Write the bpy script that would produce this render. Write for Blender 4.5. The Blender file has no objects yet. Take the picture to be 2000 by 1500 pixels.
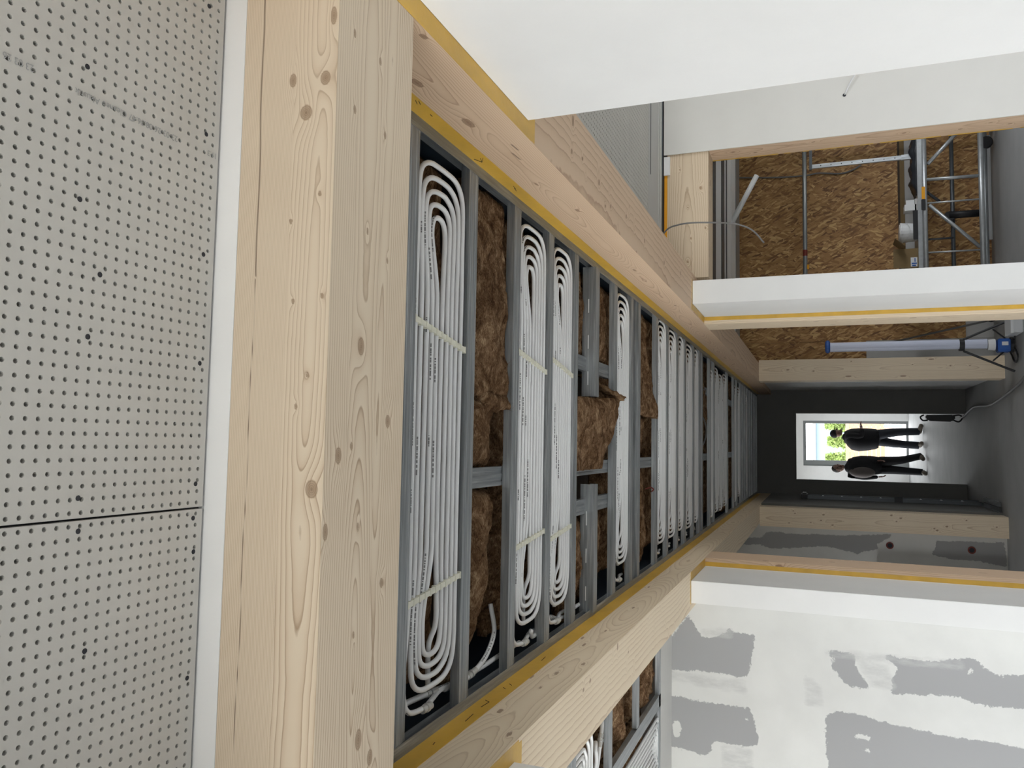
import bpy, bmesh, math, random
import numpy as np
from mathutils import Vector, Matrix, noise

random.seed(7)
rng = np.random.default_rng(7)
sc = bpy.context.scene
COL = sc.collection

# ------------------------------------------------------------------ camera
CAMZ = 1.98
cd = bpy.data.cameras.new('camera')
cam = bpy.data.objects.new('camera', cd)
COL.objects.link(cam)
F = 1546.0
a1 = Vector((602, 122, F)).normalized()            # corridor direction in camera axes
a2 = Vector((-3980, 42, F)); a2 = (a2 - a1 * a1.dot(a2)).normalized()   # up
a3 = a1.cross(a2)                                  # right
rot = Matrix(((a3.x, -a3.y, -a3.z), (a1.x, -a1.y, -a1.z), (a2.x, -a2.y, -a2.z)))
cam.matrix_world = Matrix.Translation((0, 0, CAMZ)) @ rot.to_4x4()
cd.sensor_fit = 'HORIZONTAL'; cd.sensor_width = 36.0; cd.lens = F * 36.0 / 2000.0
cd.clip_start = 0.02; cd.clip_end = 200
sc.camera = cam

# ------------------------------------------------------------------ world, exposure
wd = bpy.data.worlds.new('overcast_sky'); sc.world = wd; wd.use_nodes = True
bg = wd.node_tree.nodes['Background']
bg.inputs[0].default_value = (0.94, 0.97, 1.0, 1); bg.inputs[1].default_value = 6.0
sc.view_settings.view_transform = 'Standard'; sc.view_settings.look = 'None'
sc.view_settings.gamma = 1.0; sc.view_settings.use_curve_mapping = False
sc.view_settings.exposure = 0.64

def portal(x, y, z, sx, sy, rot):
    l = bpy.data.lights.new('window_portal', 'AREA'); l.shape = 'RECTANGLE'; l.size = sx; l.size_y = sy
    l.cycles.is_portal = True
    o = bpy.data.objects.new('window_portal', l); COL.objects.link(o)
    o.location = (x, y, z); o.rotation_euler = rot
H = math.pi / 2
portal(-1.5, -4.0, 1.65, 6.0, 1.5, (H, 0, math.pi))          # glazed front behind the viewer (shines to +Y)
portal(-5.2, 1.0, 1.5, 2.6, 7.6, (0, -H, 0))             # left room glazing (shines to +X)
portal(5.0, 1.0, 1.5, 2.4, 3.0, (0, H, 0))               # right room window
portal(5.0, 8.2, 1.5, 1.2, 2.0, (0, H, 0))               # unseen window added to light the board room
portal(-5.2, 7.7, 1.55, 1.3, 1.8, (0, -H, 0))             # unseen window added to light the left back room
portal(-2.0, 19.2, 1.5, 1.8, 2.8, (0, -H, 0))             # side window of the far room
portal(0.12, 21.3, 1.2, 1.0, 2.4, (-H, 0, 0))            # far glazed door (shines to -Y)

# ------------------------------------------------------------------ helpers
def link(o, parent=None):
    COL.objects.link(o)
    if parent is not None:
        o.parent = parent
        t = Vector(parent.location) if parent.parent is None else Vector((0, 0, 0))   # parts themselves sit at the origin
        o.matrix_parent_inverse = Matrix.Translation(-t)
    return o

def tag(o, label=None, cat=None, group=None, kind=None):
    if label: o['label'] = label
    if cat: o['category'] = cat
    if group: o['group'] = group
    if kind: o['kind'] = kind
    return o

def empty(name, loc, label, cat, group=None):
    o = bpy.data.objects.new(name, None); o.empty_display_size = .1; o.location = loc
    COL.objects.link(o)
    return tag(o, label, cat, group)

class MB:
    def __init__(s): s.v = []; s.f = []; s.uv = None
    def add(s, v, f):
        n = len(s.v); s.v.extend([tuple(p) for p in v]); s.f.extend([tuple(i + n for i in q) for q in f]); return s
    def box(s, x0, x1, y0, y1, z0, z1):
        v = [(x0,y0,z0),(x1,y0,z0),(x1,y1,z0),(x0,y1,z0),(x0,y0,z1),(x1,y0,z1),(x1,y1,z1),(x0,y1,z1)]
        return s.add(v, [(0,3,2,1),(4,5,6,7),(0,1,5,4),(1,2,6,5),(2,3,7,6),(3,0,4,7)])
    def bar(s, a, b, w, h=None, up=(0, 0, 1)):
        a = Vector(a); b = Vector(b); d = (b - a).normalized(); h = h or w
        u = Vector(up)
        if abs(d.dot(u)) > .95: u = Vector((1, 0, 0))
        e = d.cross(u).normalized(); g = e.cross(d)
        v = []
        for p in (a, b):
            for i, j in ((-1,-1),(1,-1),(1,1),(-1,1)): v.append(p + e * (i * w / 2) + g * (j * h / 2))
        return s.add(v, [(0,1,2,3),(4,7,6,5),(0,4,5,1),(1,5,6,2),(2,6,7,3),(3,7,4,0)])
    def tube(s, pts, r, n=10, cap=True):
        v, f, uv = sweep(pts, r, n, cap); return s.add(v, f)
    def prism(s, poly, axis, a, b):      # closed polygon (2D) extruded along axis
        n = len(poly); v = []
        for c in (a, b):
            for p, q in poly:
                v.append((c, p, q) if axis == 'x' else (p, c, q) if axis == 'y' else (p, q, c))
        f = [tuple(range(n))[::-1], tuple(range(n, 2 * n))] + [(i, (i+1) % n, n + (i+1) % n, n + i) for i in range(n)]
        return s.add(v, f)
    def lathe(s, c, prof, n=16, axis='z'):   # prof: list of (r, h)
        v = []; f = []
        for r, h in prof:
            for k in range(n):
                a = 2 * math.pi * k / n; p, q = r * math.cos(a), r * math.sin(a)
                if axis == 'z': v.append((c[0] + p, c[1] + q, c[2] + h))
                elif axis == 'y': v.append((c[0] + p, c[1] + h, c[2] + q))
                else: v.append((c[0] + h, c[1] + p, c[2] + q))
        m = len(prof)
        for i in range(m - 1):
            for k in range(n): f.append((i*n + k, i*n + (k+1) % n, (i+1)*n + (k+1) % n, (i+1)*n + k))
        f.append(tuple(range(n))[::-1]); f.append(tuple(range((m-1)*n, m*n)))
        return s.add(v, f)
    def build(s, name, mat, parent=None, smooth=False, bevel=0, fix=True):
        me = bpy.data.meshes.new(name); me.from_pydata(s.v, [], s.f); me.materials.append(mat)
        if fix:
            bm = bmesh.new(); bm.from_mesh(me); bmesh.ops.recalc_face_normals(bm, faces=bm.faces)
            if bevel: bmesh.ops.bevel(bm, geom=[e for e in bm.edges if len(e.link_faces) == 2 and e.calc_face_angle(0) > .6], offset=bevel, segments=2, affect='EDGES', clamp_overlap=True)
            bm.to_mesh(me); bm.free()
        if smooth:
            for p in me.polygons: p.use_smooth = True
        return link(bpy.data.objects.new(name, me), parent)

def smooth_path(ctrl, step=.01):
    P = np.array(ctrl, float); out = []
    Q = np.vstack([2 * P[0] - P[1], P, 2 * P[-1] - P[-2]])
    for i in range(len(P) - 1):
        p0, p1, p2, p3 = Q[i:i+4]; L = np.linalg.norm(p2 - p1)
        n = max(2, int(L / step)) if L > 0 else 1
        for k in range(n):
            t = k / n
            out.append(.5 * (2*p1 + (p2-p0)*t + (2*p0-5*p1+4*p2-p3)*t*t + (3*p1-p0-3*p2+p3)*t**3))
    out.append(P[-1]); return np.array(out)

def sweep(pts, r, n=10, cap=True):
    P = np.array(pts, float); m = len(P)
    T = np.gradient(P, axis=0); T /= np.linalg.norm(T, axis=1)[:, None] + 1e-12
    up = np.array([0, 0, 1.]) if abs(T[0][2]) < .9 else np.array([1., 0, 0])
    ang = np.arange(n) * 2 * math.pi / n
    v = np.zeros((m, n, 3)); N = None
    R = np.full(m, r) if np.isscalar(r) else np.array(r)
    for i in range(m):
        N = (up if N is None else N) - T[i] * np.dot(up if N is None else N, T[i]); N /= np.linalg.norm(N) + 1e-12
        B = np.cross(T[i], N)
        v[i] = P[i] + R[i] * (np.cos(ang)[:, None] * N + np.sin(ang)[:, None] * B)
    f = []
    for i in range(m - 1):
        for k in range(n): f.append((i*n + k, i*n + (k+1) % n, (i+1)*n + (k+1) % n, (i+1)*n + k))
    if cap: f.append(tuple(range(n))[::-1]); f.append(tuple(range((m-1)*n, m*n)))
    L = np.concatenate([[0], np.cumsum(np.linalg.norm(np.diff(P, axis=0), axis=1))])
    return [tuple(p) for p in v.reshape(-1, 3)], f, L

# ------------------------------------------------------------------ materials
def new_mat(name):
    m = bpy.data.materials.new(name); m.use_nodes = True
    nt = m.node_tree; return m, nt, nt.nodes['Principled BSDF']

def N(nt, t, **kw):
    n = nt.nodes.new(t)
    for k, v in kw.items(): setattr(n, k, v)
    return n

def ramp(nt, stops, interp='LINEAR'):
    n = N(nt, 'ShaderNodeValToRGB'); n.color_ramp.interpolation = interp
    e = n.color_ramp.elements
    while len(e) < len(stops): e.new(0.5)
    for el, (p, c) in zip(e, stops):
        el.position = p; el.color = (c[0], c[1], c[2], 1) if not np.isscalar(c) else (c, c, c, 1)
    return n

def coords(nt, scale=(1, 1, 1)):
    tc = N(nt, 'ShaderNodeTexCoord'); mp = N(nt, 'ShaderNodeMapping'); mp.inputs['Scale'].default_value = scale
    nt.links.new(tc.outputs['Object'], mp.inputs['Vector']); return mp.outputs['Vector']

def noise_tex(nt, vec, scale, detail=4, rough=.55, dist=0):
    n = N(nt, 'ShaderNodeTexNoise'); n.inputs['Scale'].default_value = scale; n.inputs['Detail'].default_value = detail
    n.inputs['Roughness'].default_value = rough; n.inputs['Distortion'].default_value = dist
    nt.links.new(vec, n.inputs['Vector']); return n.outputs['Fac']

def bump(nt, b, fac, strength=.3, dist=.01):
    n = N(nt, 'ShaderNodeBump'); n.inputs['Strength'].default_value = strength; n.inputs['Distance'].default_value = dist
    nt.links.new(fac, n.inputs['Height']); nt.links.new(n.outputs['Normal'], b.inputs['Normal'])

def simple(name, c, rough=.6, metal=0.0, vary=.0, vscale=6, stretch=(1, 1, 1), bmp=0, bscale=60):
    m, nt, b = new_mat(name)
    b.inputs['Roughness'].default_value = rough; b.inputs['Metallic'].default_value = metal
    b.inputs['Base Color'].default_value = (*c, 1)
    if vary:
        v = coords(nt, stretch); f = noise_tex(nt, v, vscale, 5)
        r = ramp(nt, [(.25, [x * (1 - vary) for x in c]), (.75, [min(1, x * (1 + vary)) for x in c])])
        nt.links.new(f, r.inputs['Fac']); nt.links.new(r.outputs['Color'], b.inputs['Base Color'])
    if bmp:
        bump(nt, b, noise_tex(nt, coords(nt), bscale, 4), bmp, .004)
    return m

def wood_mat(name, light, mid, dark, knot):
    m, nt, b = new_mat(name); b.inputs['Roughness'].default_value = .62
    L = nt.links.new
    at = N(nt, 'ShaderNodeAttribute', attribute_name='ph'); ak = N(nt, 'ShaderNodeAttribute', attribute_name='kn'); ac = N(nt, 'ShaderNodeAttribute', attribute_name='ck')
    v = coords(nt, (1, 1, 1))
    n1 = noise_tex(nt, v, 14, 3)
    ma = N(nt, 'ShaderNodeMath', operation='MULTIPLY_ADD'); ma.inputs[1].default_value = .5; L(n1, ma.inputs[0]); L(at.outputs['Fac'], ma.inputs[2])
    fr = N(nt, 'ShaderNodeMath', operation='FRACT'); L(ma.outputs[0], fr.inputs[0])
    r = ramp(nt, [(0, light), (.40, [a*.75 + c*.25 for a, c in zip(light, mid)]), (.78, mid), (.93, dark), (1.0, light)])
    L(fr.outputs[0], r.inputs['Fac'])
    # slow variation of ring contrast and tone
    n2 = noise_tex(nt, v, 3.0, 3); mr = N(nt, 'ShaderNodeMapRange'); mr.inputs[1].default_value = .3; mr.inputs[2].default_value = .7; mr.inputs[3].default_value = .5; mr.inputs[4].default_value = 1.0
    L(n2, mr.inputs[0])
    mx = N(nt, 'ShaderNodeMixRGB'); mx.inputs[1].default_value = (*light, 1); L(mr.outputs[0], mx.inputs[0]); L(r.outputs['Color'], mx.inputs[2])
    # knots with their own small rings
    kf = N(nt, 'ShaderNodeMath', operation='MULTIPLY'); kf.inputs[1].default_value = 4.5; L(ak.outputs['Fac'], kf.inputs[0])
    kr = N(nt, 'ShaderNodeMath', operation='FRACT'); L(kf.outputs[0], kr.inputs[0])
    kc = ramp(nt, [(0, [x * 1.55 for x in knot]), (.75, knot), (1, [x * .7 for x in knot])]); L(kr.outputs[0], kc.inputs['Fac'])
    km = ramp(nt, [(0.0, 0), (.10, .85), (.2, .70), (1, .92)]); L(ak.outputs['Fac'], km.inputs['Fac'])
    m2 = N(nt, 'ShaderNodeMixRGB'); L(km.outputs['Color'], m2.inputs[0]); L(mx.outputs[0], m2.inputs[1]); L(kc.outputs['Color'], m2.inputs[2])
    m3 = N(nt, 'ShaderNodeMixRGB'); m3.inputs[2].default_value = (.09, .045, .025, 1); L(ac.outputs['Fac'], m3.inputs[0]); L(m2.outputs[0], m3.inputs[1])
    L(m3.outputs[0], b.inputs['Base Color'])
    bump(nt, b, fr.outputs[0], .06, .002)
    return m

M = {}
M['wood'] = wood_mat('spruce', (.68, .56, .41), (.585, .455, .315), (.40, .275, .17), (.27, .165, .09))
M['wood_header'] = wood_mat('spruce_header', (.66, .555, .42), (.56, .44, .315), (.34, .235, .15), (.24, .16, .10))
M['wood_warm'] = wood_mat('spruce_warm', (.64, .475, .33), (.55, .39, .26), (.38, .235, .15), (.20, .115, .065))
M['wood_pale'] = wood_mat('spruce_pale', (.74, .62, .455), (.67, .54, .385), (.50, .365, .24), (.21, .125, .075))
M['plaster'] = simple('white_plaster', (.78, .78, .77), .75, vary=.035, vscale=3.5, bmp=.06, bscale=120)
M['plaster_warm'] = simple('primed_plaster', (.66, .65, .615), .75, vary=.03, vscale=4, bmp=.05)
M['column_white'] = simple('column_paint', (.68, .68, .665), .75, vary=.03, vscale=4, bmp=.05)
M['hall_wall'] = simple('shade_darkened_wall', (.17, .17, .16), .85, vary=.06, vscale=3)  # the hall's lack of light is put into this dark wall colour
M['panel'] = simple('acoustic_board', (.50, .485, .45), .8, vary=.05, vscale=5, bmp=.05, bscale=200)
M['board'] = simple('grey_gypsum_board', (.47, .465, .45), .8, vary=.03, vscale=5)
M['fleece'] = simple('black_fleece', (.03, .03, .035), .95)
M['dark_deck'] = simple('dark_deck', (.075, .055, .04), .9, vary=.3, vscale=5, stretch=(1, 8, 1))
M['membrane'] = simple('blue_black_membrane', (.012, .024, .04), .6)
M['pipe_fit'] = simple('grey_fitting', (.52, .52, .50), .35, metal=.3)
M['clip'] = simple('cream_clip', (.72, .71, .60), .5)
M['tape'] = simple('yellow_tape', (.62, .37, .045), .38, vary=.16, vscale=9, stretch=(1, .5, 1), bmp=.25, bscale=35)
M['orange_tape'] = simple('orange_tape', (.80, .36, .01), .4)
M['ink'] = simple('black_ink', (.02, .02, .02), .8)
M['print'] = simple('grey_print_ink', (.34, .34, .33), .9)
M['floor'] = simple('grey_screed', (.375, .38, .378), .7, vary=.10, vscale=2.2, bmp=.05, bscale=50)
M['black'] = simple('black_plastic', (.013, .013, .015), .5)
M['white_plastic'] = simple('white_plastic', (.72, .73, .73), .4)
M['card'] = simple('cardboard', (.20, .135, .06), .85, vary=.06, vscale=8)
M['blue'] = simple('blue_plastic', (.02, .10, .38), .45)
M['diffuser'] = simple('milky_tube', (.62, .66, .80), .35)
M['alu'] = simple('dull_aluminium', (.46, .48, .49), .42, metal=.65, vary=.12, vscale=20)
M['dark_tube'] = simple('dark_steel_tube', (.10, .11, .12), .45, metal=.5)
M['cable'] = simple('grey_cable', (.16, .155, .15), .6)
M['black_cable'] = simple('black_cable', (.03, .03, .03), .6)
M['white_board'] = simple('white_lacquered_steel', (.62, .63, .64), .45)
M['tarp'] = simple('black_sheet', (.025, .028, .033), .4, bmp=.4, bscale=25)
M['ground'] = simple('gravel_ground', (.55, .53, .49), .95, vary=.2, vscale=3)
M['leaf'] = simple('foliage', (.14, .20, .045), .7, vary=.5, vscale=9)
M['fence'] = simple('orange_boards', (.28, .18, .11), .8, vary=.15, vscale=3)
M['haze_blue'] = simple('pale_blue_sheet', (.15, .21, .25), .7)
M['glass_frame'] = simple('grey_frame', (.20, .21, .21), .5)
M['red'] = simple('red_rim', (.16, .022, .012), .5)
M['skin'] = simple('skin', (.20, .11, .08), .6)
M['jacket'] = simple('black_jacket', (.006, .006, .008), .85, bmp=.2, bscale=20)
M['jeans'] = simple('dark_jeans', (.02, .024, .032), .85)
M['shoe'] = simple('brown_shoe', (.10, .08, .06), .7)
M['vest'] = simple('taupe_vest', (.10, .085, .08), .9)
M['hair'] = simple('dark_hair', (.025, .02, .018), .8)

# galvanised steel with streaks along the profile
def galv(name, stretch, base=.34):
    m, nt, b = new_mat(name); L = nt.links.new
    b.inputs['Metallic'].default_value = .72
    f = noise_tex(nt, coords(nt, stretch), 30, 5, .65)
    r = ramp(nt, [(.30, (base*.60, base*.66, base*.70)), (.55, (base, base*1.05, base*1.08)), (.78, (base*1.7, base*1.75, base*1.78))]); L(f, r.inputs['Fac']); L(r.outputs['Color'], b.inputs['Base Color'])
    r2 = ramp(nt, [(.3, .38), (.7, .6)]); L(f, r2.inputs['Fac']); L(r2.outputs['Color'], b.inputs['Roughness'])
    return m
M['galv_x'] = galv('galvanised_steel', (.12, 3, 3))
M['galv_y'] = galv('galvanised_steel_long', (3, .12, 3))
M['galv_z'] = galv('galvanised_steel_upright', (3, 3, .12), .5)

# white pipe with a printed line of small dark characters
m, nt, b = new_mat('white_pipe'); L = nt.links.new
b.inputs['Roughness'].default_value = .33; b.inputs['Specular IOR Level'].default_value = .45
uvn = N(nt, 'ShaderNodeAttribute', attribute_name='ang'); ul = N(nt, 'ShaderNodeAttribute', attribute_name='len')
c1 = N(nt, 'ShaderNodeMath', operation='COMPARE'); c1.inputs[1].default_value = .5; c1.inputs[2].default_value = .045; L(uvn.outputs['Fac'], c1.inputs[0])
cx = N(nt, 'ShaderNodeCombineXYZ'); L(ul.outputs['Fac'], cx.inputs[0])
g1 = N(nt, 'ShaderNodeTexNoise'); g1.inputs['Scale'].default_value = 170; g1.inputs['Detail'].default_value = 2; L(cx.outputs[0], g1.inputs['Vector'])
g2 = N(nt, 'ShaderNodeTexNoise'); g2.inputs['Scale'].default_value = 5; L(cx.outputs[0], g2.inputs['Vector'])
t1 = N(nt, 'ShaderNodeMath', operation='GREATER_THAN'); t1.inputs[1].default_value = .47; L(g1.outputs['Fac'], t1.inputs[0])
t2 = N(nt, 'ShaderNodeMath', operation='GREATER_THAN'); t2.inputs[1].default_value = .54; L(g2.outputs['Fac'], t2.inputs[0])
mu = N(nt, 'ShaderNodeMath', operation='MULTIPLY'); L(c1.outputs[0], mu.inputs[0]); L(t1.outputs[0], mu.inputs[1])
mv = N(nt, 'ShaderNodeMath', operation='MULTIPLY'); L(mu.outputs[0], mv.inputs[0]); L(t2.outputs[0], mv.inputs[1])
mw = N(nt, 'ShaderNodeMath', operation='MULTIPLY'); mw.inputs[1].default_value = .8; L(mv.outputs[0], mw.inputs[0])
mx = N(nt, 'ShaderNodeMixRGB'); mx.inputs[1].default_value = (.74, .75, .755, 1); mx.inputs[2].default_value = (.06, .06, .06, 1); L(mw.outputs[0], mx.inputs[0])
L(mx.outputs[0], b.inputs['Base Color']); M['pipe'] = m

# brown mineral wool
m, nt, b = new_mat('brown_mineral_wool'); L = nt.links.new
b.inputs['Roughness'].default_value = 1.0; b.inputs['Specular IOR Level'].default_value = .05
v = coords(nt, (1, 1, 1)); big = noise_tex(nt, v, 16, 5, .6, 1.2)
vf = coords(nt, (.6, 1.6, 1)); fine = noise_tex(nt, vf, 60, 8, .74, 3.0)
add = N(nt, 'ShaderNodeMath', operation='MULTIPLY_ADD'); add.inputs[1].default_value = .55; L(fine, add.inputs[0])
sb = N(nt, 'ShaderNodeMath', operation='MULTIPLY'); sb.inputs[1].default_value = .45; L(big, sb.inputs[0]); L(sb.outputs[0], add.inputs[2])
r = ramp(nt, [(.38, (.04, .019, .009)), (.46, (.14, .076, .038)), (.54, (.30, .18, .10)), (.64, (.66, .48, .29))]); L(add.outputs[0], r.inputs['Fac']); L(r.outputs['Color'], b.inputs['Base Color'])
bump(nt, b, add.outputs[0], 1.0, .02); M['wool'] = m

# oriented strand board
m, nt, b = new_mat('strand_board'); L = nt.links.new
b.inputs['Roughness'].default_value = .6
cols = []
for k, (sx, sz, rotv, dst) in enumerate([(48, 9.0, .10, .5), (40, 10, -.45, .6), (52, 11, .5, .4)]):
    tc = N(nt, 'ShaderNodeTexCoord'); mp = N(nt, 'ShaderNodeMapping'); mp.inputs['Rotation'].default_value = (0, rotv, 0)
    L(tc.outputs['Object'], mp.inputs['Vector'])
    nz = N(nt, 'ShaderNodeTexNoise'); nz.inputs['Scale'].default_value = 4.5; nz.inputs['Detail'].default_value = 2; L(mp.outputs[0], nz.inputs['Vector'])
    mm = N(nt, 'ShaderNodeVectorMath', operation='MULTIPLY_ADD'); mm.inputs[1].default_value = (.09, .0, .09); L(nz.outputs['Color'], mm.inputs[0]); L(mp.outputs[0], mm.inputs[2])
    m2 = N(nt, 'ShaderNodeVectorMath', operation='MULTIPLY'); m2.inputs[1].default_value = (sx, 0, sz); L(mm.outputs[0], m2.inputs[0])
    vo = N(nt, 'ShaderNodeTexVoronoi'); vo.inputs['Scale'].default_value = 1.0; L(m2.outputs[0], vo.inputs['Vector'])
    sp = N(nt, 'ShaderNodeSeparateColor'); L(vo.outputs['Color'], sp.inputs[0]); cols.append((sp, vo))
g = N(nt, 'ShaderNodeMath', operation='GREATER_THAN'); g.inputs[1].default_value = .55; L(cols[1][0].outputs[1], g.inputs[0])
mxa = N(nt, 'ShaderNodeMix'); mxa.data_type = 'FLOAT'; L(g.outputs[0], mxa.inputs[0]); L(cols[0][0].outputs[0], mxa.inputs[2]); L(cols[1][0].outputs[0], mxa.inputs[3])
g2 = N(nt, 'ShaderNodeMath', operation='GREATER_THAN'); g2.inputs[1].default_value = .6; L(cols[2][0].outputs[1], g2.inputs[0])
mxb = N(nt, 'ShaderNodeMix'); mxb.data_type = 'FLOAT'; L(g2.outputs[0], mxb.inputs[0]); L(mxa.outputs[0], mxb.inputs[2]); L(cols[2][0].outputs[0], mxb.inputs[3])
r = ramp(nt, [(0, (.15, .066, .022)), (.3, (.31, .155, .05)), (.75, (.42, .235, .085)), (1, (.62, .40, .17))]); L(mxb.outputs[0], r.inputs['Fac']); L(r.outputs['Color'], b.inputs['Base Color'])
bump(nt, b, mxb.outputs[0], .25, .004); M['osb'] = m

# filled plasterboard: grey board where the 'mask' is 1, white filler elsewhere, ragged edge
def filled_wall(name, white, grey, rag=1.9):
    m, nt, b = new_mat(name); L = nt.links.new; b.inputs['Roughness'].default_value = .8
    at = N(nt, 'ShaderNodeAttribute', attribute_name='mask'); v = coords(nt)
    f = noise_tex(nt, v, 34, 8, .72, .6)
    s = N(nt, 'ShaderNodeMath', operation='SUBTRACT'); s.inputs[1].default_value = .5; L(f, s.inputs[0])
    a = N(nt, 'ShaderNodeMath', operation='MULTIPLY_ADD'); a.inputs[1].default_value = rag; L(s.outputs[0], a.inputs[0]); L(at.outputs['Fac'], a.inputs[2])
    r = ramp(nt, [(.44, 0), (.54, 1)]); L(a.outputs[0], r.inputs['Fac'])
    f2 = noise_tex(nt, v, 3.2, 5); w = ramp(nt, [(.3, [x * .90 for x in white]), (.7, white)]); L(f2, w.inputs['Fac'])
    mx = N(nt, 'ShaderNodeMixRGB'); L(r.outputs['Color'], mx.inputs[0]); L(w.outputs['Color'], mx.inputs[1]); mx.inputs[2].default_value = (*grey, 1)
    tn = N(nt, 'ShaderNodeAttribute', attribute_name='thin'); f3 = noise_tex(nt, coords(nt, (1, 1, .35)), 26, 6, .7)
    tm = N(nt, 'ShaderNodeMath', operation='MULTIPLY'); L(tn.outputs['Fac'], tm.inputs[0]); L(f3, tm.inputs[1])
    tr = ramp(nt, [(.30, 0), (.62, .75)]); L(tm.outputs[0], tr.inputs['Fac'])
    m4 = N(nt, 'ShaderNodeMixRGB'); L(tr.outputs['Color'], m4.inputs[0]); L(mx.outputs[0], m4.inputs[1]); m4.inputs[2].default_value = (*[.55 * a_ + .45 * c_ for a_, c_ in zip(grey, white)], 1)
    L(m4.outputs[0], b.inputs['Base Color']); return m
M['filled'] = filled_wall('filled_plasterboard', (.62, .62, .595), (.31, .31, .31))
M['filled_b'] = filled_wall('filled_plasterboard_back', (.58, .57, .54), (.30, .295, .29))

# ------------------------------------------------------------------ timber with figured grain
def waver(u, amp, n=4, f0=1.2):
    s = np.zeros_like(u)
    for k in range(n): s += rng.uniform(.3, 1) * np.sin(u * f0 * (k + 1) * rng.uniform(.7, 1.4) + rng.uniform(0, 6.28)) / (k + 1)
    return s * amp

def figure(U, T, cfg, knots, cracks):
    """ring phase over a face; cfg = list of lamellae (t0, t1, centre, height, ring width)"""
    ph = np.zeros_like(U)
    for row in cfg:
        t0, t1, tc, h, rw = row[:5]; am = row[5] if len(row) > 5 else 1.0
        c = tc + waver(U, .010) * am; hh = h + (waver(U, .022, f0=2.2) + U * .02) * am
        p = np.sqrt((T - c) ** 2 + hh ** 2) / rw
        msk = (T >= t0) & (T < t1); ph[msk] = p[msk]
    kn = np.zeros_like(U)
    for (u, t, ru, rt) in knots:
        d2 = ((U - u) / (ru * 3.2)) ** 2 + ((T - t) / (rt * 2.0)) ** 2
        ph += (2.2 if rt > .004 else .9) * np.exp(-d2)
        d = np.sqrt(((U - u) / ru) ** 2 + ((T - t) / rt) ** 2)
        kn = np.maximum(kn, np.clip(1 - d, 0, 1))
    ck = np.zeros_like(U)
    for (u0, u1, ta, tb, w) in cracks:
        s = np.clip((U - u0) / (u1 - u0), 0, 1); tt = ta + (tb - ta) * s + .0012 * np.sin(U * 25)
        ck = np.maximum(ck, np.exp(-((T - tt) / w) ** 2) * ((U > u0) & (U < u1)))
    return ph, kn, ck

def timber(name, lo, hi, axis, mat, faces=None, res=(.012, .006), parent=None, rw=.007, auto=3):
    """box lo..hi with grain along axis; faces: {'-z': dict(cfg, knots, cracks, res)} in (grain, other) coordinates"""
    faces = faces or {}; V = []; Fq = []; PH = []; KN = []; CK = []; nv = 0
    ax = 'xyz'.index(axis)
    for d in range(3):
        for sgn in (-1, 1):
            key = ('-' if sgn < 0 else '+') + 'xyz'[d]; spec = faces.get(key, {})
            oth = [k for k in range(3) if k != d]
            if d == ax: ua, ta = oth
            else: ua = ax; ta = [k for k in oth if k != ax][0]
            ru, rt = spec.get('res', res)
            nu = max(1, int(math.ceil((hi[ua] - lo[ua]) / ru))); nt_ = max(1, int(math.ceil((hi[ta] - lo[ta]) / rt)))
            U, T = np.meshgrid(np.linspace(lo[ua], hi[ua], nu + 1), np.linspace(lo[ta], hi[ta], nt_ + 1), indexing='ij')
            P = np.zeros(U.shape + (3,)); P[..., ua] = U; P[..., ta] = T; P[..., d] = lo[d] if sgn < 0 else hi[d]
            w = hi[ta] - lo[ta]
            cfg = spec.get('cfg') or [(lo[ta] - 1, lo[ta] + w * .5, lo[ta] + w * rng.uniform(-.3, .4), rng.uniform(.01, .05), rw),
                                      (lo[ta] + w * .5, hi[ta] + 1, hi[ta] + w * rng.uniform(-.3, .4), rng.uniform(.02, .06), rw * .8)]
            kn_l = list(spec.get('knots', []))
            if not spec and d != ax:
                for _ in range(int((hi[ua] - lo[ua]) * auto)):
                    r0 = rng.uniform(.004, .011); kn_l.append((rng.uniform(lo[ua], hi[ua]), rng.uniform(lo[ta], hi[ta]), r0 * rng.uniform(1, 1.7), r0))
            ph, kn, ck = figure(U, T, cfg, kn_l, spec.get('cracks', []))
            V.append(P.reshape(-1, 3)); PH.append(ph.ravel()); KN.append(kn.ravel()); CK.append(ck.ravel())
            i = np.arange((nu + 1) * (nt_ + 1)).reshape(nu + 1, nt_ + 1) + nv
            q = np.stack([i[:-1, :-1], i[1:, :-1], i[1:, 1:], i[:-1, 1:]], -1).reshape(-1, 4)
            nrm = np.cross(np.eye(3)[ua], np.eye(3)[ta])[d]
            if nrm * sgn < 0: q = q[:, ::-1]
            Fq.append(q); nv += len(V[-1])
    V = np.vstack(V); Fq = np.vstack(Fq)
    me = bpy.data.meshes.new(name); me.vertices.add(len(V)); me.vertices.foreach_set('co', V.ravel())
    me.loops.add(Fq.size); me.loops.foreach_set('vertex_index', Fq.ravel().astype(np.int32))
    me.polygons.add(len(Fq)); me.polygons.foreach_set('loop_start', np.arange(0, Fq.size, 4, dtype=np.int32))
    me.update(calc_edges=True); me.validate(); me.shade_flat()
    for nm, dat in (('ph', PH), ('kn', KN), ('ck', CK)):
        a = me.attributes.new(nm, 'FLOAT', 'POINT'); a.data.foreach_set('value', np.concatenate(dat).astype(np.float32))
    me.materials.append(mat)
    return link(bpy.data.objects.new(name, me), parent)

def in_poly(X, Z, poly):
    ins = np.zeros(X.shape, bool); n = len(poly)
    for i in range(n):
        x0, z0 = poly[i]; x1, z1 = poly[(i + 1) % n]
        c = ((z0 > Z) != (z1 > Z)) & (X < (x1 - x0) * (Z - z0) / (z1 - z0 + 1e-12) + x0); ins ^= c
    return ins

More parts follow.
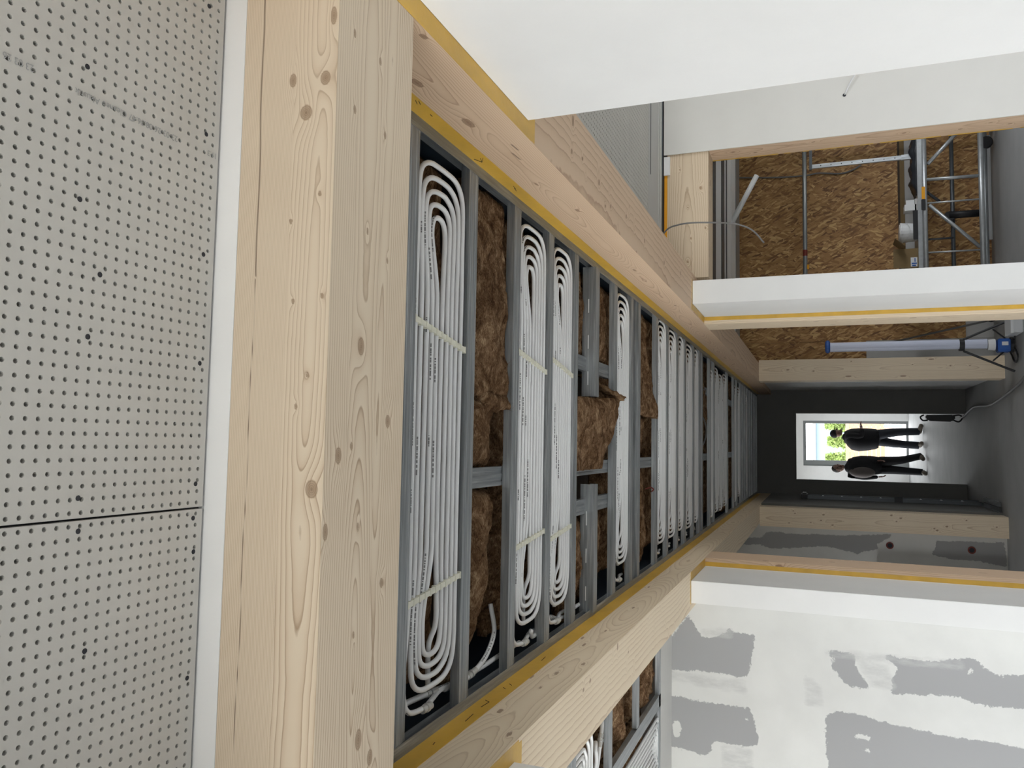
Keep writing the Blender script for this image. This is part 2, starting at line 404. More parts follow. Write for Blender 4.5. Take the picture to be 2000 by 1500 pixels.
def patch_wall(name, x0, x1, y, z0, z1, polys, mat, depth=.13, res=.012, thin=(), dabs=()):
    """wall facing -Y with filler patches"""
    nx = int((x1 - x0) / res); nz = int((z1 - z0) / res)
    X, Z = np.meshgrid(np.linspace(x0, x1, nx + 1), np.linspace(z0, z1, nz + 1), indexing='ij')
    mk = np.zeros(X.shape)
    for p in polys: mk[in_poly(X, Z, p)] = 1
    for (cx, cz, rx, rz) in dabs: mk[((X - cx) / rx) ** 2 + ((Z - cz) / rz) ** 2 < 1] = 0
    th = np.zeros(X.shape)
    for p in thin: th[in_poly(X, Z, p)] = 1
    def blur(a):
        k = a.copy(); k[1:-1, 1:-1] = (a[1:-1, 1:-1] * 2 + a[:-2, 1:-1] + a[2:, 1:-1] + a[1:-1, :-2] + a[1:-1, 2:]) / 6; return k
    for _ in range(6): th = blur(th)
    for _ in range(3):
        k = mk.copy(); k[1:-1, 1:-1] = (mk[1:-1, 1:-1] * 2 + mk[:-2, 1:-1] + mk[2:, 1:-1] + mk[1:-1, :-2] + mk[1:-1, 2:]) / 6; mk = k
    V = np.stack([X, np.full(X.shape, y), Z], -1).reshape(-1, 3)
    i = np.arange(X.size).reshape(X.shape)
    q = np.stack([i[:-1, :-1], i[1:, :-1], i[1:, 1:], i[:-1, 1:]], -1).reshape(-1, 4)
    n = len(V); back = [(x0, y + depth, z0), (x1, y + depth, z0), (x1, y + depth, z1), (x0, y + depth, z1)]
    c = [int(i[0, 0]), int(i[-1, 0]), int(i[-1, -1]), int(i[0, -1])]
    fs = [tuple(r) for r in q.tolist()] + [(n, n+3, n+2, n+1), (c[0], n, n+1, c[1]), (c[1], n+1, n+2, c[2]), (c[2], n+2, n+3, c[3]), (c[3], n+3, n, c[0])]
    me = bpy.data.meshes.new(name); me.from_pydata(V.tolist() + back, [], fs)
    a = me.attributes.new('mask', 'FLOAT', 'POINT'); a.data.foreach_set('value', np.concatenate([mk.ravel(), np.zeros(4)]).astype(np.float32))
    a = me.attributes.new('thin', 'FLOAT', 'POINT'); a.data.foreach_set('value', np.concatenate([th.ravel(), np.zeros(4)]).astype(np.float32))
    me.materials.append(mat); return link(bpy.data.objects.new(name, me))

def struct(o): o['kind'] = 'structure'; return o
def wbox(name, mat, *b): return struct(MB().box(*b).build(name, mat))

# ================================================================== SETTING
XR, XRO, XL, XLO = .805, 1.045, -.748, -.972      # beam inner and outer faces
ZB = 2.697                                        # beam undersides
ZC = 2.907                                        # ceiling line
wbox('floor', M['floor'], -5.4, 5.2, -4.2, 21.4, -.12, 0)
cl = wbox('ceiling', M['dark_deck'], -5.4, 5.2, -4.2, 21.4, 3.30, 3.42)
# outer shell with glazing
def wall_with_window(name, wn, x, y0, y1, wy0, wy1, wz0, wz1, th=.2):
    a, b_ = (x, x + th) if x > 0 else (x - th, x)
    m = MB().box(a, b_, y0, wy0, 0, 3.3).box(a, b_, wy1, y1, 0, 3.3)
    if wz0 > 0: m.box(a, b_, wy0, wy1, 0, wz0)
    m.box(a, b_, wy0, wy1, wz1, 3.3)
    w = struct(m.build(name, M['plaster']))
    f = MB(); c = (a + b_) / 2; n = max(1, int((wy1 - wy0) / 1.5))
    for k in range(n + 1):
        yy = wy0 + (wy1 - wy0) * k / n; f.box(c - .03, c + .03, max(wy0, yy - .03), min(wy1, yy + .03), wz0, wz1)
    f.box(c - .03, c + .03, wy0, wy1, wz0, wz0 + .06).box(c - .03, c + .03, wy0, wy1, wz1 - .06, wz1)
    struct(f.build(wn, M['glass_frame']))
wall_with_window('wall_left', 'window_1', -5.2, -4.2, 5.5, -3.0, 5.0, .15, 2.8)
wall_with_window('wall_right', 'window_2', 5.0, -4.2, 5.2, -.6, 2.6, .3, 2.7)
wall_with_window('wall_right_back', 'added_window_3', 5.0, 5.2, 11.2, 7.2, 9.2, .9, 2.1)  # unseen opening, added to bring daylight into the board room
wall_with_window('wall_left_back', 'added_window_4', -5.2, 5.5, 13.3, 6.8, 8.6, .9, 2.2)  # unseen opening, added because the left back room needed light
m = MB().box(-5.4, -4.5, -4.2, -4, 0, 3.3).box(1.5, 5.2, -4.2, -4, 0, 3.3).box(-4.5, 1.5, -4.2, -4, 2.4, 3.3).box(-4.5, 1.5, -4.2, -4, 0, .9)
struct(m.build('wall_front', M['plaster']))
f = MB()
for k in range(5): f.box(-4.5 + k * 1.5 - .03, -4.5 + k * 1.5 + .03, -4.13, -4.07, .9, 2.4)
struct(f.build('window_5', M['glass_frame']))

# near wall stubs beside the viewer
wbox('wall_near_right', M['plaster'], .851, 1.03, .2, 1.919, 0, ZB - .002)
wbox('wall_near_left', M['plaster'], -.96, -.794, 1.25, 1.895, 0, ZB - .002)
# filled partition on the left
P1 = [[(-1.30, 2.93), (-1.17, 2.84), (-1.12, 2.8), (-1.16, 2.77), (-1.2, 2.75), (-1.25, 2.71), (-1.26, 2.67), (-1.24, 2.61), (-1.18, 2.53), (-1.21, 2.49), (-1.2, 2.38), (-1.25, 2.38), (-1.35, 2.4), (-1.47, 2.42), (-1.48, 2.49), (-1.47, 2.57), (-1.47, 2.71), (-1.49, 2.93)],
      [(-1.65, 2.93), (-1.66, 2.77), (-1.66, 2.6), (-1.66, 2.41), (-1.73, 2.39), (-1.8, 2.37), (-1.88, 2.36), (-1.91, 2.45), (-1.9, 2.49), (-1.9, 2.57), (-1.9, 2.64), (-1.99, 2.66), (-2.0, 2.71), (-1.98, 2.82), (-1.98, 2.93)],
      [(-1.26, 1.94), (-1.26, 1.8), (-1.33, 1.8), (-1.39, 1.76), (-1.46, 1.71), (-1.46, 1.84), (-1.41, 1.89), (-1.37, 1.93)],
      [(-1.25, 1.63), (-1.24, 1.58), (-1.26, 1.55), (-1.26, 1.38), (-1.23, 1.27), (-1.21, 1.16), (-1.27, 1.1), (-1.3, 1.03), (-1.28, .95), (-1.25, .6), (-1.45, .6), (-1.47, 1.01), (-1.47, 1.15), (-1.44, 1.27), (-1.46, 1.46), (-1.47, 1.6), (-1.38, 1.59), (-1.31, 1.55), (-1.28, 1.62)],
      [(-1.64, 1.96), (-1.61, 1.88), (-1.61, 1.82), (-1.64, 1.66), (-1.66, 1.47), (-1.68, 1.28), (-1.67, 1.15), (-1.68, 1.04), (-1.7, .7), (-2.2, .6), (-2.3, 1.93), (-1.96, 1.95), (-1.9, 1.96)],
      [(-2.2, 2.93), (-2.2, 2.4), (-2.5, 2.4), (-2.5, 2.93)]]
struct(patch_wall('wall_left_partition', -3.4, -.973, 5.37, 0, ZC, P1, M['filled'],
    thin=[[(-1.48, 2.95), (-1.48, 2.42), (-1.60, 2.42), (-1.56, 2.95)], [(-1.24, 1.98), (-1.22, 1.2), (-1.30, 1.2), (-1.30, 1.98)], [(-1.46, 1.98), (-1.38, 2.1), (-1.62, 2.1), (-1.62, 1.96)], [(-1.30, 1.80), (-1.26, 1.62), (-1.46, 1.55), (-1.46, 1.72)], [(-1.20, 2.75), (-1.16, 2.5), (-1.25, 2.5), (-1.26, 2.7)], [(-1.90, 2.6), (-1.90, 2.38), (-2.2, 2.38), (-2.2, 2.6)]],
    dabs=[(-1.75, 1.758, .016, .055), (-1.824, 1.729, .012, .04), (-1.295, 1.179, .024, .016), (-1.307, 1.917, .024, .012), (-1.376, 1.904, .012, .012), (-1.733, 2.43, .016, .012), (-1.858, 2.876, .055, .03)]))
wbox('wall_left_partition_end', M['plaster_warm'], -5.2, -3.4, 5.37, 5.5, 0, ZC)
wbox('trim_1', M['board'], -5.2, -.975, 4.985, 5.5, ZC, ZC + .013)
# partition and doorway on the right
struct(MB().box(1.9055, 5.0, 4.985, 5.22, 0, 2.90).box(1.852, 1.9055, 4.985, 4.9945, 0, 2.90).build('wall_right_partition', M['plaster_warm']))
wbox('trim_2', M['board'], 1.046, 5.0, 4.53, 4.985, ZC, ZC + .013)
# board room at the back right
ow = wbox('wall_right_far', M['dark_deck'], .88, 5.0, 11.03, 11.16, 0, 3.3)
wbox('wall_hall_right', M['plaster'], .868, 1.03, 10.75, 13.12, 0, ZB)
# back left room and the hall end
P2 = [[(-1.26, 2.91), (-1.17, 2.84), (-1.16, 2.68), (-1.08, 2.61), (-1.09, 2.29), (-1.08, 1.79), (-1.07, 1.6), (-1.03, 1.19), (-1.08, 1.22), (-1.16, 1.36), (-1.22, 1.34), (-1.26, 1.51), (-1.3, 1.57), (-1.27, 1.63), (-1.22, 1.96), (-1.26, 2.24), (-1.29, 2.56), (-1.25, 2.7)],
      [(-1.08, .72), (-1.06, .03), (-1.34, 0), (-1.29, .27), (-1.28, .6), (-1.24, .78), (-1.17, .73)]]
struct(patch_wall('wall_left_far', -2.4, -.99, 10.58, 0, 3.0, P2, M['filled_b'], depth=.12))
wbox('wall_left_far_end', M['plaster'], -5.2, -2.4, 10.58, 10.7, 0, 3.3)
m = MB().box(-5.2, -.515, 13.12, 13.27, 0, 3.3).box(.512, 5.0, 13.12, 13.27, 0, 3.3).box(-.515, .512, 13.12, 13.27, 2.33, 3.3)
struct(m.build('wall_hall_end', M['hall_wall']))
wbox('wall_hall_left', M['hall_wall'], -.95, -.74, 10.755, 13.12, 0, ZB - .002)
# daylit room behind the doorway
wall_with_window('wall_far_left', 'window_6', -2.0, 13.27, 21.4, 17.8, 20.6, .6, 2.4)
wbox('wall_far_right', M['plaster'], 2.0, 2.2, 13.27, 21.3, 0, 3.3)
m = MB().box(-2.2, -.48, 21.2, 21.4, 0, 3.3).box(.64, 2.2, 21.2, 21.4, 0, 3.3).box(-.48, .64, 21.2, 21.4, 2.375, 3.3)
struct(m.build('wall_far_back', M['plaster']))
wbox('ceiling_far', M['plaster'], -2.2, 2.2, 13.27, 21.3, 2.95, 3.0)
m = MB().box(-.48, -.34, 21.22, 21.30, 0, 2.375).box(.575, .64, 21.22, 21.30, 0, 2.375).box(-.34, .575, 21.22, 21.30, 2.31, 2.375).box(-.34, .575, 21.22, 21.30, 0, .05)
struct(m.build('door_1', M['glass_frame']))

# ------------------------------------------------------------------ perforated ceiling boards
def perforated(name, x0, x1, y0, y1, z, pitch, r, ox, oy, thk=.0125, seg=8, mat=None, parent=None):
    i0 = math.floor((x0 - ox) / pitch); i1 = math.ceil((x1 - ox) / pitch); j0 = math.floor((y0 - oy) / pitch); j1 = math.ceil((y1 - oy) / pitch)
    a = np.arange(8) * math.pi / 4
    h = pitch / 2
    sq = np.array([(h,0),(h,h),(0,h),(-h,h),(-h,0),(-h,-h),(0,-h),(h,-h)])
    ci = np.stack([r * np.cos(a), r * np.sin(a)], 1)
    I, J = np.meshgrid(np.arange(i0, i1 + 1), np.arange(j0, j1 + 1), indexing='ij')
    cx = ox + I.ravel() * pitch; cy = oy + J.ravel() * pitch
    keep = (cx + h > x0) & (cx - h < x1) & (cy + h > y0) & (cy - h < y1); cx = cx[keep]; cy = cy[keep]
    C = np.stack([cx, cy], 1)[:, None, :]
    out = C + sq[None]; ring = C + ci[None]
    for A in (out, ring): A[..., 0] = np.clip(A[..., 0], x0, x1); A[..., 1] = np.clip(A[..., 1], y0, y1)
    n = len(cx); V = np.zeros((n, 24, 3)); V[:, :8, :2] = out; V[:, 8:16, :2] = ring; V[:, 16:, :2] = ring
    V[..., 2] = z; V[:, 16:, 2] = z + thk
    fq = []
    for k in range(8):
        k2 = (k + 1) % 8; fq.append((k, 8 + k, 8 + k2, k2)); fq.append((8 + k, 16 + k, 16 + k2, 8 + k2))
    fq = np.array(fq); Fq = (np.arange(n)[:, None, None] * 24 + fq[None]).reshape(-1, 4)
    V = V.reshape(-1, 3)
    # sides of the board
    b = len(V); V = np.vstack([V, [(x0,y0,z),(x1,y0,z),(x1,y1,z),(x0,y1,z),(x0,y0,z+thk),(x1,y0,z+thk),(x1,y1,z+thk),(x0,y1,z+thk)]])
    sd = np.array([(0,1,5,4),(1,2,6,5),(2,3,7,6),(3,0,4,7)]) + b; Fq = np.vstack([Fq, sd])
    me = bpy.data.meshes.new(name); me.vertices.add(len(V)); me.vertices.foreach_set('co', V.ravel())
    me.loops.add(Fq.size); me.loops.foreach_set('vertex_index', Fq.ravel().astype(np.int32))
    me.polygons.add(len(Fq)); me.polygons.foreach_set('loop_start', np.arange(0, Fq.size, 4, dtype=np.int32))
    me.update(calc_edges=True); me.validate(); me.shade_flat(); me.materials.append(mat or M['panel'])
    return link(bpy.data.objects.new(name, me), parent)

ZP = 2.925
cn = struct(MB().box(-2.3, 2.3, .2, 1.045, ZP + .013, ZP + .016).build('ceiling_near', M['fleece']))
pa = perforated('acoustic_panel', -.1155, .95, .25, 1.037, ZP, .018, .0035, .540, .663, parent=cn)
pb = perforated('acoustic_panel', -1.05, -.119, .25, 1.037, ZP, .018, .0035, .540, .663, parent=cn)
def disc_part(name, x, y, r, par, mat):
    MB().lathe((x, y, ZP - .0006), [(r, 0), (r * .8, .002)], 10).build(name, mat, par)
for x, y in [(.509,.777),(.321,.777),(.224,.816),(.134,.802),(.499,1.007),(.298,1.013),(.118,1.016),(-.078,1.019),(-.088,.801),(.716,1.0)]:
    disc_part('screw_hole', x, y, .0040, pa, M['fleece'])
for x, y in [(-.133,.804),(-.133,1.017),(-.187,1.021),(-.298,.825),(-.386,1.02)]:
    disc_part('screw_hole', x, y, .0040, pb, M['fleece'])
def text_part(name, body, size, loc, rotz, par, mat, length=None):
    cu = bpy.data.curves.new(name, 'FONT'); cu.body = body; cu.size = size; cu.extrude = .0001
    o = bpy.data.objects.new(name, cu); COL.objects.link(o)
    dg = bpy.context.evaluated_depsgraph_get(); me = bpy.data.meshes.new_from_object(o.evaluated_get(dg))
    bpy.data.objects.remove(o)
    sx = 1.0
    if length: sx = length / max(v.co.x for v in me.vertices)
    R = Matrix.Translation(loc) @ Matrix.Rotation(rotz, 4, 'Z') @ Matrix.Rotation(math.pi, 4, 'X') @ Matrix.Diagonal((sx, 1, 1, 1))
    me.transform(R); me.materials.clear(); me.materials.append(mat)
    return link(bpy.data.objects.new(name, me), par)
# stamped production line on the board: reads towards the viewer
text_part('printed_text', '23-03-26 08:36:47 Cleaneo Akustik', .0135, (.472, .946, ZP - .0006), -H, pa, M['print'], .186)
text_part('printed_text', '23 03 26', .0135, (.474, .699, ZP - .0006), -H, pa, M['print'], .042)
text_part('printed_text', '11:3', .0135, (.474, 1.034, ZP - .0006), -H, pa, M['print'])
# right room ceiling, seen past the beam
cr = struct(MB().box(1.046, 5.0, 1.0, 4.53, ZC + .0135, ZC + .017).build('ceiling_right', M['fleece']))
perforated('acoustic_panel', 1.047, 3.0, 1.9, 2.86, ZC, .026, .0052, .54, .663, parent=cr)
perforated('acoustic_panel', 1.047, 3.0, 2.863, 4.525, ZC, .026, .0052, .54, .665, parent=cr)
m = MB().box(1.6, 3.2, 4.583, 4.597, ZC - .001, ZC + .001)
m.build('shadow_gap', M['fleece'], cr)
MB().box(1.05, 5.0, 4.83, 4.835, ZC - .004, ZC).box(1.05, 5.0, 4.90, 4.905, ZC - .004, ZC).build('edge_bead', M['board'], cr)
MB().box(1.05, 5.0, 4.955, 4.985, ZC - .002, ZC).build('shadow_gap', M['membrane'], cr)

# ================================================================== TIMBER FRAME
def mirror_cfg(lo, hi, k): return None
# header beam across the corridor
kf = [(.58,2.719,.012,.010),(.527,2.754,.013,.012),(.389,2.722,.004,.003),(.349,2.776,.004,.003),(-.08,2.718,.015,.012),(.218,2.766,.004,.003),(.224,2.711,.004,.003),(.098,2.733,.004,.003),(.049,2.753,.004,.003),(.682,2.707,.016,.006),(.585,2.782,.012,.007)]
kb = [(.674,1.09,.007,.004),(.664,1.173,.007,.004),(.546,1.097,.007,.004),(.539,1.196,.007,.004),(.154,1.139,.016,.010),(.353,1.148,.006,.003),(.317,1.216,.005,.003),(.031,1.234,.012,.008),(-.028,1.082,.014,.009),(-.013,1.119,.006,.004),(-.146,1.053,.014,.007),(-.145,1.146,.006,.003),(-.251,1.228,.008,.006),(-.497,1.168,.018,.010),(-.539,1.206,.014,.009),(-.322,1.143,.005,.003)]
hb = timber('header_beam', (XL + .001, 1.043, ZB), (XR - .001, 1.288, 2.882), 'x', M['wood_header'], {
    '-y': dict(res=(.0032, .0016), knots=kf, cracks=[(.262, .80, 2.841, 2.847, .0012), (-.5, .26, 2.846, 2.842, .0005)],
               cfg=[(0, 2.7795, 2.738, .012, .0075), (2.7795, 2.848, 2.40, .05, .0028), (2.848, 4, 2.45, .03, .0034)]),
    '-z': dict(res=(.0032, .0016), knots=kb, cracks=[],
               cfg=[(0, 1.105, 1.20, .03, .0062), (1.105, 1.19, 1.15, .02, .0068), (1.19, 3, 1.215, .014, .0058)])}, rw=.007)
wbox('trim_3', M['plaster'], XL + .001, XR - .001, 1.0425, 1.28, 2.8825, 2.96)
tag(hb, 'thick pale spruce header beam crossing the corridor ceiling in the foreground', 'beam')
# side beams along the corridor
kri = [(1.36,2.713,.010,.006),(1.539,2.823,.02,.01),(1.782,2.806,.03,.012),(2.6,2.76,.015,.006),(3.6,2.78,.02,.006),(4.6,2.76,.015,.006),(2.29,2.802,.01,.004)]
krb = [(2.322,.909,.012,.004),(2.329,1.011,.022,.006),(2.645,.946,.016,.005),(2.65,.914,.012,.005),(2.44,.927,.008,.003),(2.483,.881,.008,.003),(2.738,.855,.008,.004),(2.82,.877,.008,.004),(2.795,.928,.006,.003),(3.124,.937,.012,.004),(3.07,.907,.01,.004),(3.216,.914,.016,.003),(3.429,.897,.012,.004),(2.934,.819,.012,.003),(3.9,.9,.012,.005),(4.4,.95,.012,.005)]
kli = [(2.506,2.784,.018,.006),(2.434,2.846,.02,.007),(2.644,2.734,.014,.006),(2.893,2.803,.02,.005),(2.989,2.837,.018,.005),(3.63,2.782,.02,.005),(2.343,2.783,.006,.003),(3.137,2.785,.012,.004),(4.181,2.822,.02,.005),(2.097,2.815,.016,.007),(1.946,2.729,.014,.006),(2.43,2.848,.012,.005)]
klb = [(2.522,-.794,.012,.003),(2.824,-.837,.01,.003),(2.6,-.786,.008,.002),(2.906,-.781,.012,.003),(2.981,-.763,.02,.002),(3.134,-.872,.014,.003),(3.267,-.911,.016,.003),(3.161,-.827,.006,.003),(3.223,-.943,.01,.003),(3.686,-.841,.012,.003),(3.855,-.788,.01,.002),(4.056,-.954,.014,.003),(4.223,-.934,.01,.003),(3.976,-.886,.008,.003),(3.545,-.792,.01,.003)]
krb = [(a, b_, d * .85, c * .85) for a, b_, c, d in krb]; klb = [(a, b_, d * .9, c * .8) for a, b_, c, d in klb]
rb = timber('side_beam', (XR, -.5, ZB), (XRO, 13.11, 2.94), 'y', M['wood_warm'], {
    '-x': dict(res=(.012, .0028), knots=kri, cfg=[(0, 4, 2.79, .02, .0048, .7)], cracks=[(1.95, 2.0, 2.757, 2.753, .002), (2.01, 2.07, 2.777, 2.772, .002)]),
    '-z': dict(res=(.010, .0035), knots=krb, cfg=[(0, 4, .80, .10, .022, .5)], cracks=[(2.70, 2.90, .822, .822, .0)] and [])}, res=(.05, .02))
tag(rb, 'long warm-toned spruce beam running along the right of the corridor ceiling', 'beam')
lb = timber('side_beam', (XLO, -.5, ZB), (XL, 13.11, 2.94), 'y', M['wood'], {
    '+x': dict(res=(.012, .0028), knots=kli, cfg=[(0, 4, 2.775, .025, .0085)]),
    '-z': dict(res=(.010, .0035), knots=klb, cfg=[(-4, 4, -1.0, .10, .017, .45)])}, res=(.05, .02))
lb.data.materials[0] = M['wood_pale']
tag(lb, 'long pale spruce beam running along the left of the corridor ceiling', 'beam')
# airtight tape on the beams
def tape(par, *b, mat='tape', name='sealing_tape'): return MB().box(*b).build(name, M[mat], par)
tape(rb, XR - .0012, XR, 1.29, 12.9, 2.858, 2.905)
tape(rb, XR, .851, .3, 1.95, ZB - .0012, ZB)
tape(rb, XR + .003, .905, 1.92, 1.975, ZB - .001, ZB)
tape(rb, XR + .02, 1.0, 4.818, 4.835, ZB - .001, ZB)
tape(rb, XR + .01, .852, 4.80, 5.40, ZB - .001, ZB)
tape(lb, XL, XL + .0012, 1.29, 12.9, 2.846, 2.905)
tape(lb, -.795, XL - .004, .3, 1.93, ZB - .0012, ZB)
tape(lb, -.86, XL - .012, 1.897, 1.95, ZB - .001, ZB)
tape(lb, -.935, -.79, 4.775, 4.79, ZB - .001, ZB)
tape(lb, -.80, XL - .004, 4.79, 5.42, ZB - .001, ZB)
def pen(par, x, y, z, dy, dz):
    MB().bar((x, y, z), (x, y + dy, z + dz), .0016, .001).build('pen_mark', M['ink'], par)
for y, z, dy, dz in [(1.615,2.868,.02,.006),(1.62,2.862,.02,.006),(1.70,2.872,.012,.001),(2.02,2.876,.03,.008),(2.05,2.884,-.03,.012),(2.02,2.868,.03,.016),(2.28,2.875,.03,.004),(2.30,2.88,.03,.004)]:
    pen(rb, XR - .0018, y, z, dy, dz)
for y, z, dy, dz in [(1.80,2.873,.015,.002),(1.98,2.868,.06,.004),(2.10,2.875,.05,-.004),(2.15,2.871,.01,.016),(2.28,2.873,.012,.012),(2.32,2.868,.012,.012),(2.62,2.875,.05,.003)]:
    pen(lb, XL + .0018, y, z, dy, dz)

# posts
pr3 = timber('timber_post', (.814, 10.45, 0), (1.078, 10.75, ZB - .001), 'z', M['wood_pale'], {
    '-y': dict(res=(.01, .004), knots=[(2.35,.95,.018,.008),(2.05,.93,.01,.008),(1.65,.86,.035,.009),(1.62,1.04,.006,.004),(1.05,.855,.035,.009),(.95,.99,.006,.005),(.75,1.05,.03,.008),(.55,.97,.01,.007),(.35,.97,.006,.005)], cfg=[(0, 4, .95, .05, .011)])}, res=(.03, .012))
tag(pr3, 'pale knotty timber post at the right end of the corridor by the blue work light', 'post')
pl3 = timber('timber_post', (-1.005, 10.47, 0), (-.765, 10.75, ZB - .001), 'z', M['wood_pale'], {
    '-y': dict(res=(.01, .004), knots=[(2.3,-.80,.008,.006),(2.28,-.83,.008,.006),(2.1,-.93,.008,.006),(1.95,-.83,.012,.010),(1.98,-.90,.01,.008),(1.85,-.95,.01,.008),(1.2,-.80,.012,.010),(1.1,-.83,.012,.01),(1.15,-.87,.008,.006),(.75,-.93,.01,.008),(.62,-.90,.012,.01),(.72,-.95,.012,.01),(.42,-.82,.01,.008),(.12,-.88,.008,.006),(2.35,-.95,.008,.006)], cfg=[(-4, 4, -.9, .06, .012)])}, res=(.03, .012))
tag(pl3, 'knotty timber post at the left end of the corridor beside the patched wall', 'post')
pr2 = timber('timber_post', (XR - .003, 5.362, 0), (1.04, 5.64, ZB - .001), 'z', M['wood_pale'], {}, res=(.02, .006))
tag(pr2, 'timber post behind the right white boxed column with a yellow tape edge', 'post')
tape(pr2, .826, .851, 5.3602, 5.362, 0, ZB - .002)
pl2 = timber('timber_post', (-.97, 5.405, 0), (XL + .003, 5.745, ZB - .001), 'z', M['wood_warm'], {}, res=(.02, .006))
tag(pl2, 'timber post behind the left white boxed column with a yellow tape edge', 'post')
tape(pl2, -.799, -.771, 5.4042, 5.405, 0, ZB - .002)
# boxed columns
def column(name, x0, x1, y0, y1, label):
    o = MB().box(x0, x1, y0, y1, 0, ZB - .002).build(name, M['column_white'], bevel=.002)
    tag(o, label, 'column'); return o
c2r = column('boxed_column', .851, .994, 4.833, 5.36, 'smooth white plastered column on the right in front of the strand board room')
c2l = column('boxed_column', -.929, -.799, 4.787, 5.369, 'smooth white plastered column on the left beside the grey-patched wall')
MB().box(-.972, -.799, 5.3695, 5.404, 0, ZB - .003).build('column_return', M['plaster'], c2l)
# lintel and jamb of the right doorway
lt = timber('door_lintel', (1.047, 5.0, 2.622), (1.90, 5.22, 2.88), 'x', M['wood'], {
    '-y': dict(res=(.006, .003), knots=[(1.62,2.67,.01,.008),(1.36,2.64,.008,.006),(1.30,2.73,.006,.004),(1.75,2.80,.005,.004),(1.5,2.75,.005,.004),(1.15,2.75,.008,.006)], cfg=[(0, 4, 2.75, .06, .010)])}, res=(.02, .01))
tag(lt, 'pale spruce lintel over the doorway to the strand board room', 'lintel')
MB().box(1.05, 1.83, 4.999, 5.005, 2.88, 2.899).build('orange_tape', M['orange_tape'], lt)
MB().box(1.72, 1.84, 4.985, 5.0, 2.862, 2.90).build('filler', M['plaster'], lt)
jb = timber('door_jamb', (1.8645, 4.995, 0), (1.905, 5.225, 2.66), 'z', M['wood_warm'], {
    '-x': dict(res=(.012, .006), knots=[(2.48,5.10,.012,.008),(2.35,5.15,.008,.006),(2.0,5.08,.008,.006),(1.5,5.1,.01,.008),(1.2,5.14,.008,.006),(1.05,5.09,.008,.006),(.95,5.14,.008,.006)], cfg=[(0, 6, 5.1, .08, .012)])}, res=(.05, .02))
tag(jb, 'warm-toned spruce door jamb edged with torn yellow tape', 'door jamb')
jt = MB()
for k in range(60):
    z = .4 + k * .037; w = .004 + random.random() * .009
    jt.box(1.8630, 1.8645, 4.992, 4.997 + w, z, z + .037)
    if random.random() < .8: jt.box(1.8630, 1.8645, 5.222 - w * .7, 5.228, z, z + .037)
jt.build('torn_tape', M['tape'], jb)

# ================================================================== CEILING SUBSTRUCTURE
ORD = ['first','second','third','fourth','fifth','sixth','seventh','eighth','ninth','tenth','eleventh','twelfth','thirteenth','fourteenth','fifteenth','sixteenth','seventeenth','eighteenth','nineteenth','twentieth','twenty-first','twenty-second','twenty-third','twenty-fourth','twenty-fifth','twenty-sixth','twenty-seventh','twenty-eighth']
# edge channels screwed to the beams
def channel(x, s, y0, y1, label, z=2.905, w=.033):
    m = MB().prism([(x, z), (x + s*w, z), (x + s*w, z + .0012), (x + s*.0012, z + .0012), (x + s*.0012, z + .027), (x + s*w, z + .027), (x + s*w, z + .0285), (x, z + .0285)], 'y', y0, y1)
    o = m.build('edge_channel', M['galv_y']); tag(o, label, 'metal channel'); return o
channel(XR, -1, 1.29, 13.1, 'galvanised edge channel fixed along the right corridor beam')
channel(XL, 1, 1.29, 13.1, 'galvanised edge channel fixed along the left corridor beam')
channel(XLO, -1, 1.9, 5.36, 'galvanised edge channel on the outer side of the left beam', w=.03)
mo = MB().box(XR - .004, XR - .0005, 1.29, 13.1, 2.9345, 3.28).build('vapour_membrane', M['membrane']); tag(mo, 'dark blue membrane above the right edge channel', 'membrane')
mo = MB().box(XL + .0005, XL + .004, 1.29, 13.1, 2.9345, 3.28).build('vapour_membrane', M['membrane']); tag(mo, 'dark blue membrane above the left edge channel', 'membrane')

def cprofile(poly0, w=.060, h=.027, lip=.008, t=.0009, ribs=True):
    """C section, open side up, bottom at 0; returns closed polygon (across, up)"""
    o = []
    if ribs:
        for a, b_ in ((0, 0), (.012, 0), (.014, .0016), (.018, .0016), (.020, 0), (.040, 0), (.042, .0016), (.046, .0016), (.048, 0), (w, 0)): o.append((a, b_))
    else: o += [(0, 0), (w, 0)]
    o += [(w, h), (w - lip, h), (w - lip, h - t), (w - t, h - t), (w - t, t * 2.5), (t, t * 2.5), (t, h - t), (lip, h - t), (lip, h), (0, h)]
    return [(a + poly0[0], b_ + poly0[1]) for a, b_ in o]
def rail_x(y0, y1, x0, x1, label, z=2.9065, ribs=True, group='cross rails of the corridor ceiling'):
    o = MB().prism(cprofile((y0, z), y1 - y0, ribs=ribs), 'x', x0, x1).build('ceiling_rail', M['galv_x'])
    return tag(o, label, 'ceiling rail', group)
RAILS = [(1.655,1.715),(2.018,2.079),(2.376,2.438),(2.734,2.792),(3.062,3.122),(3.735,3.796),(4.10,4.16),(4.28,4.342),(4.79,4.85),(5.168,5.218),(5.555,5.607),(5.886,5.948),(6.308,6.368),(6.64,6.70),(6.80,6.86),(7.31,7.37),(7.612,7.668),(8.785,8.845),(9.45,9.51),(9.825,9.885),(10.30,10.36),(10.62,10.68),(10.96,11.02),(11.34,11.40),(11.75,11.81),(12.15,12.21),(12.6,12.66),(13.0,13.06)]
for k, (a, b_) in enumerate(RAILS):
    rail_x(a, b_, XL + .002, XR - .002, ORD[k] + ' galvanised cross rail of the corridor ceiling counting from the header beam')
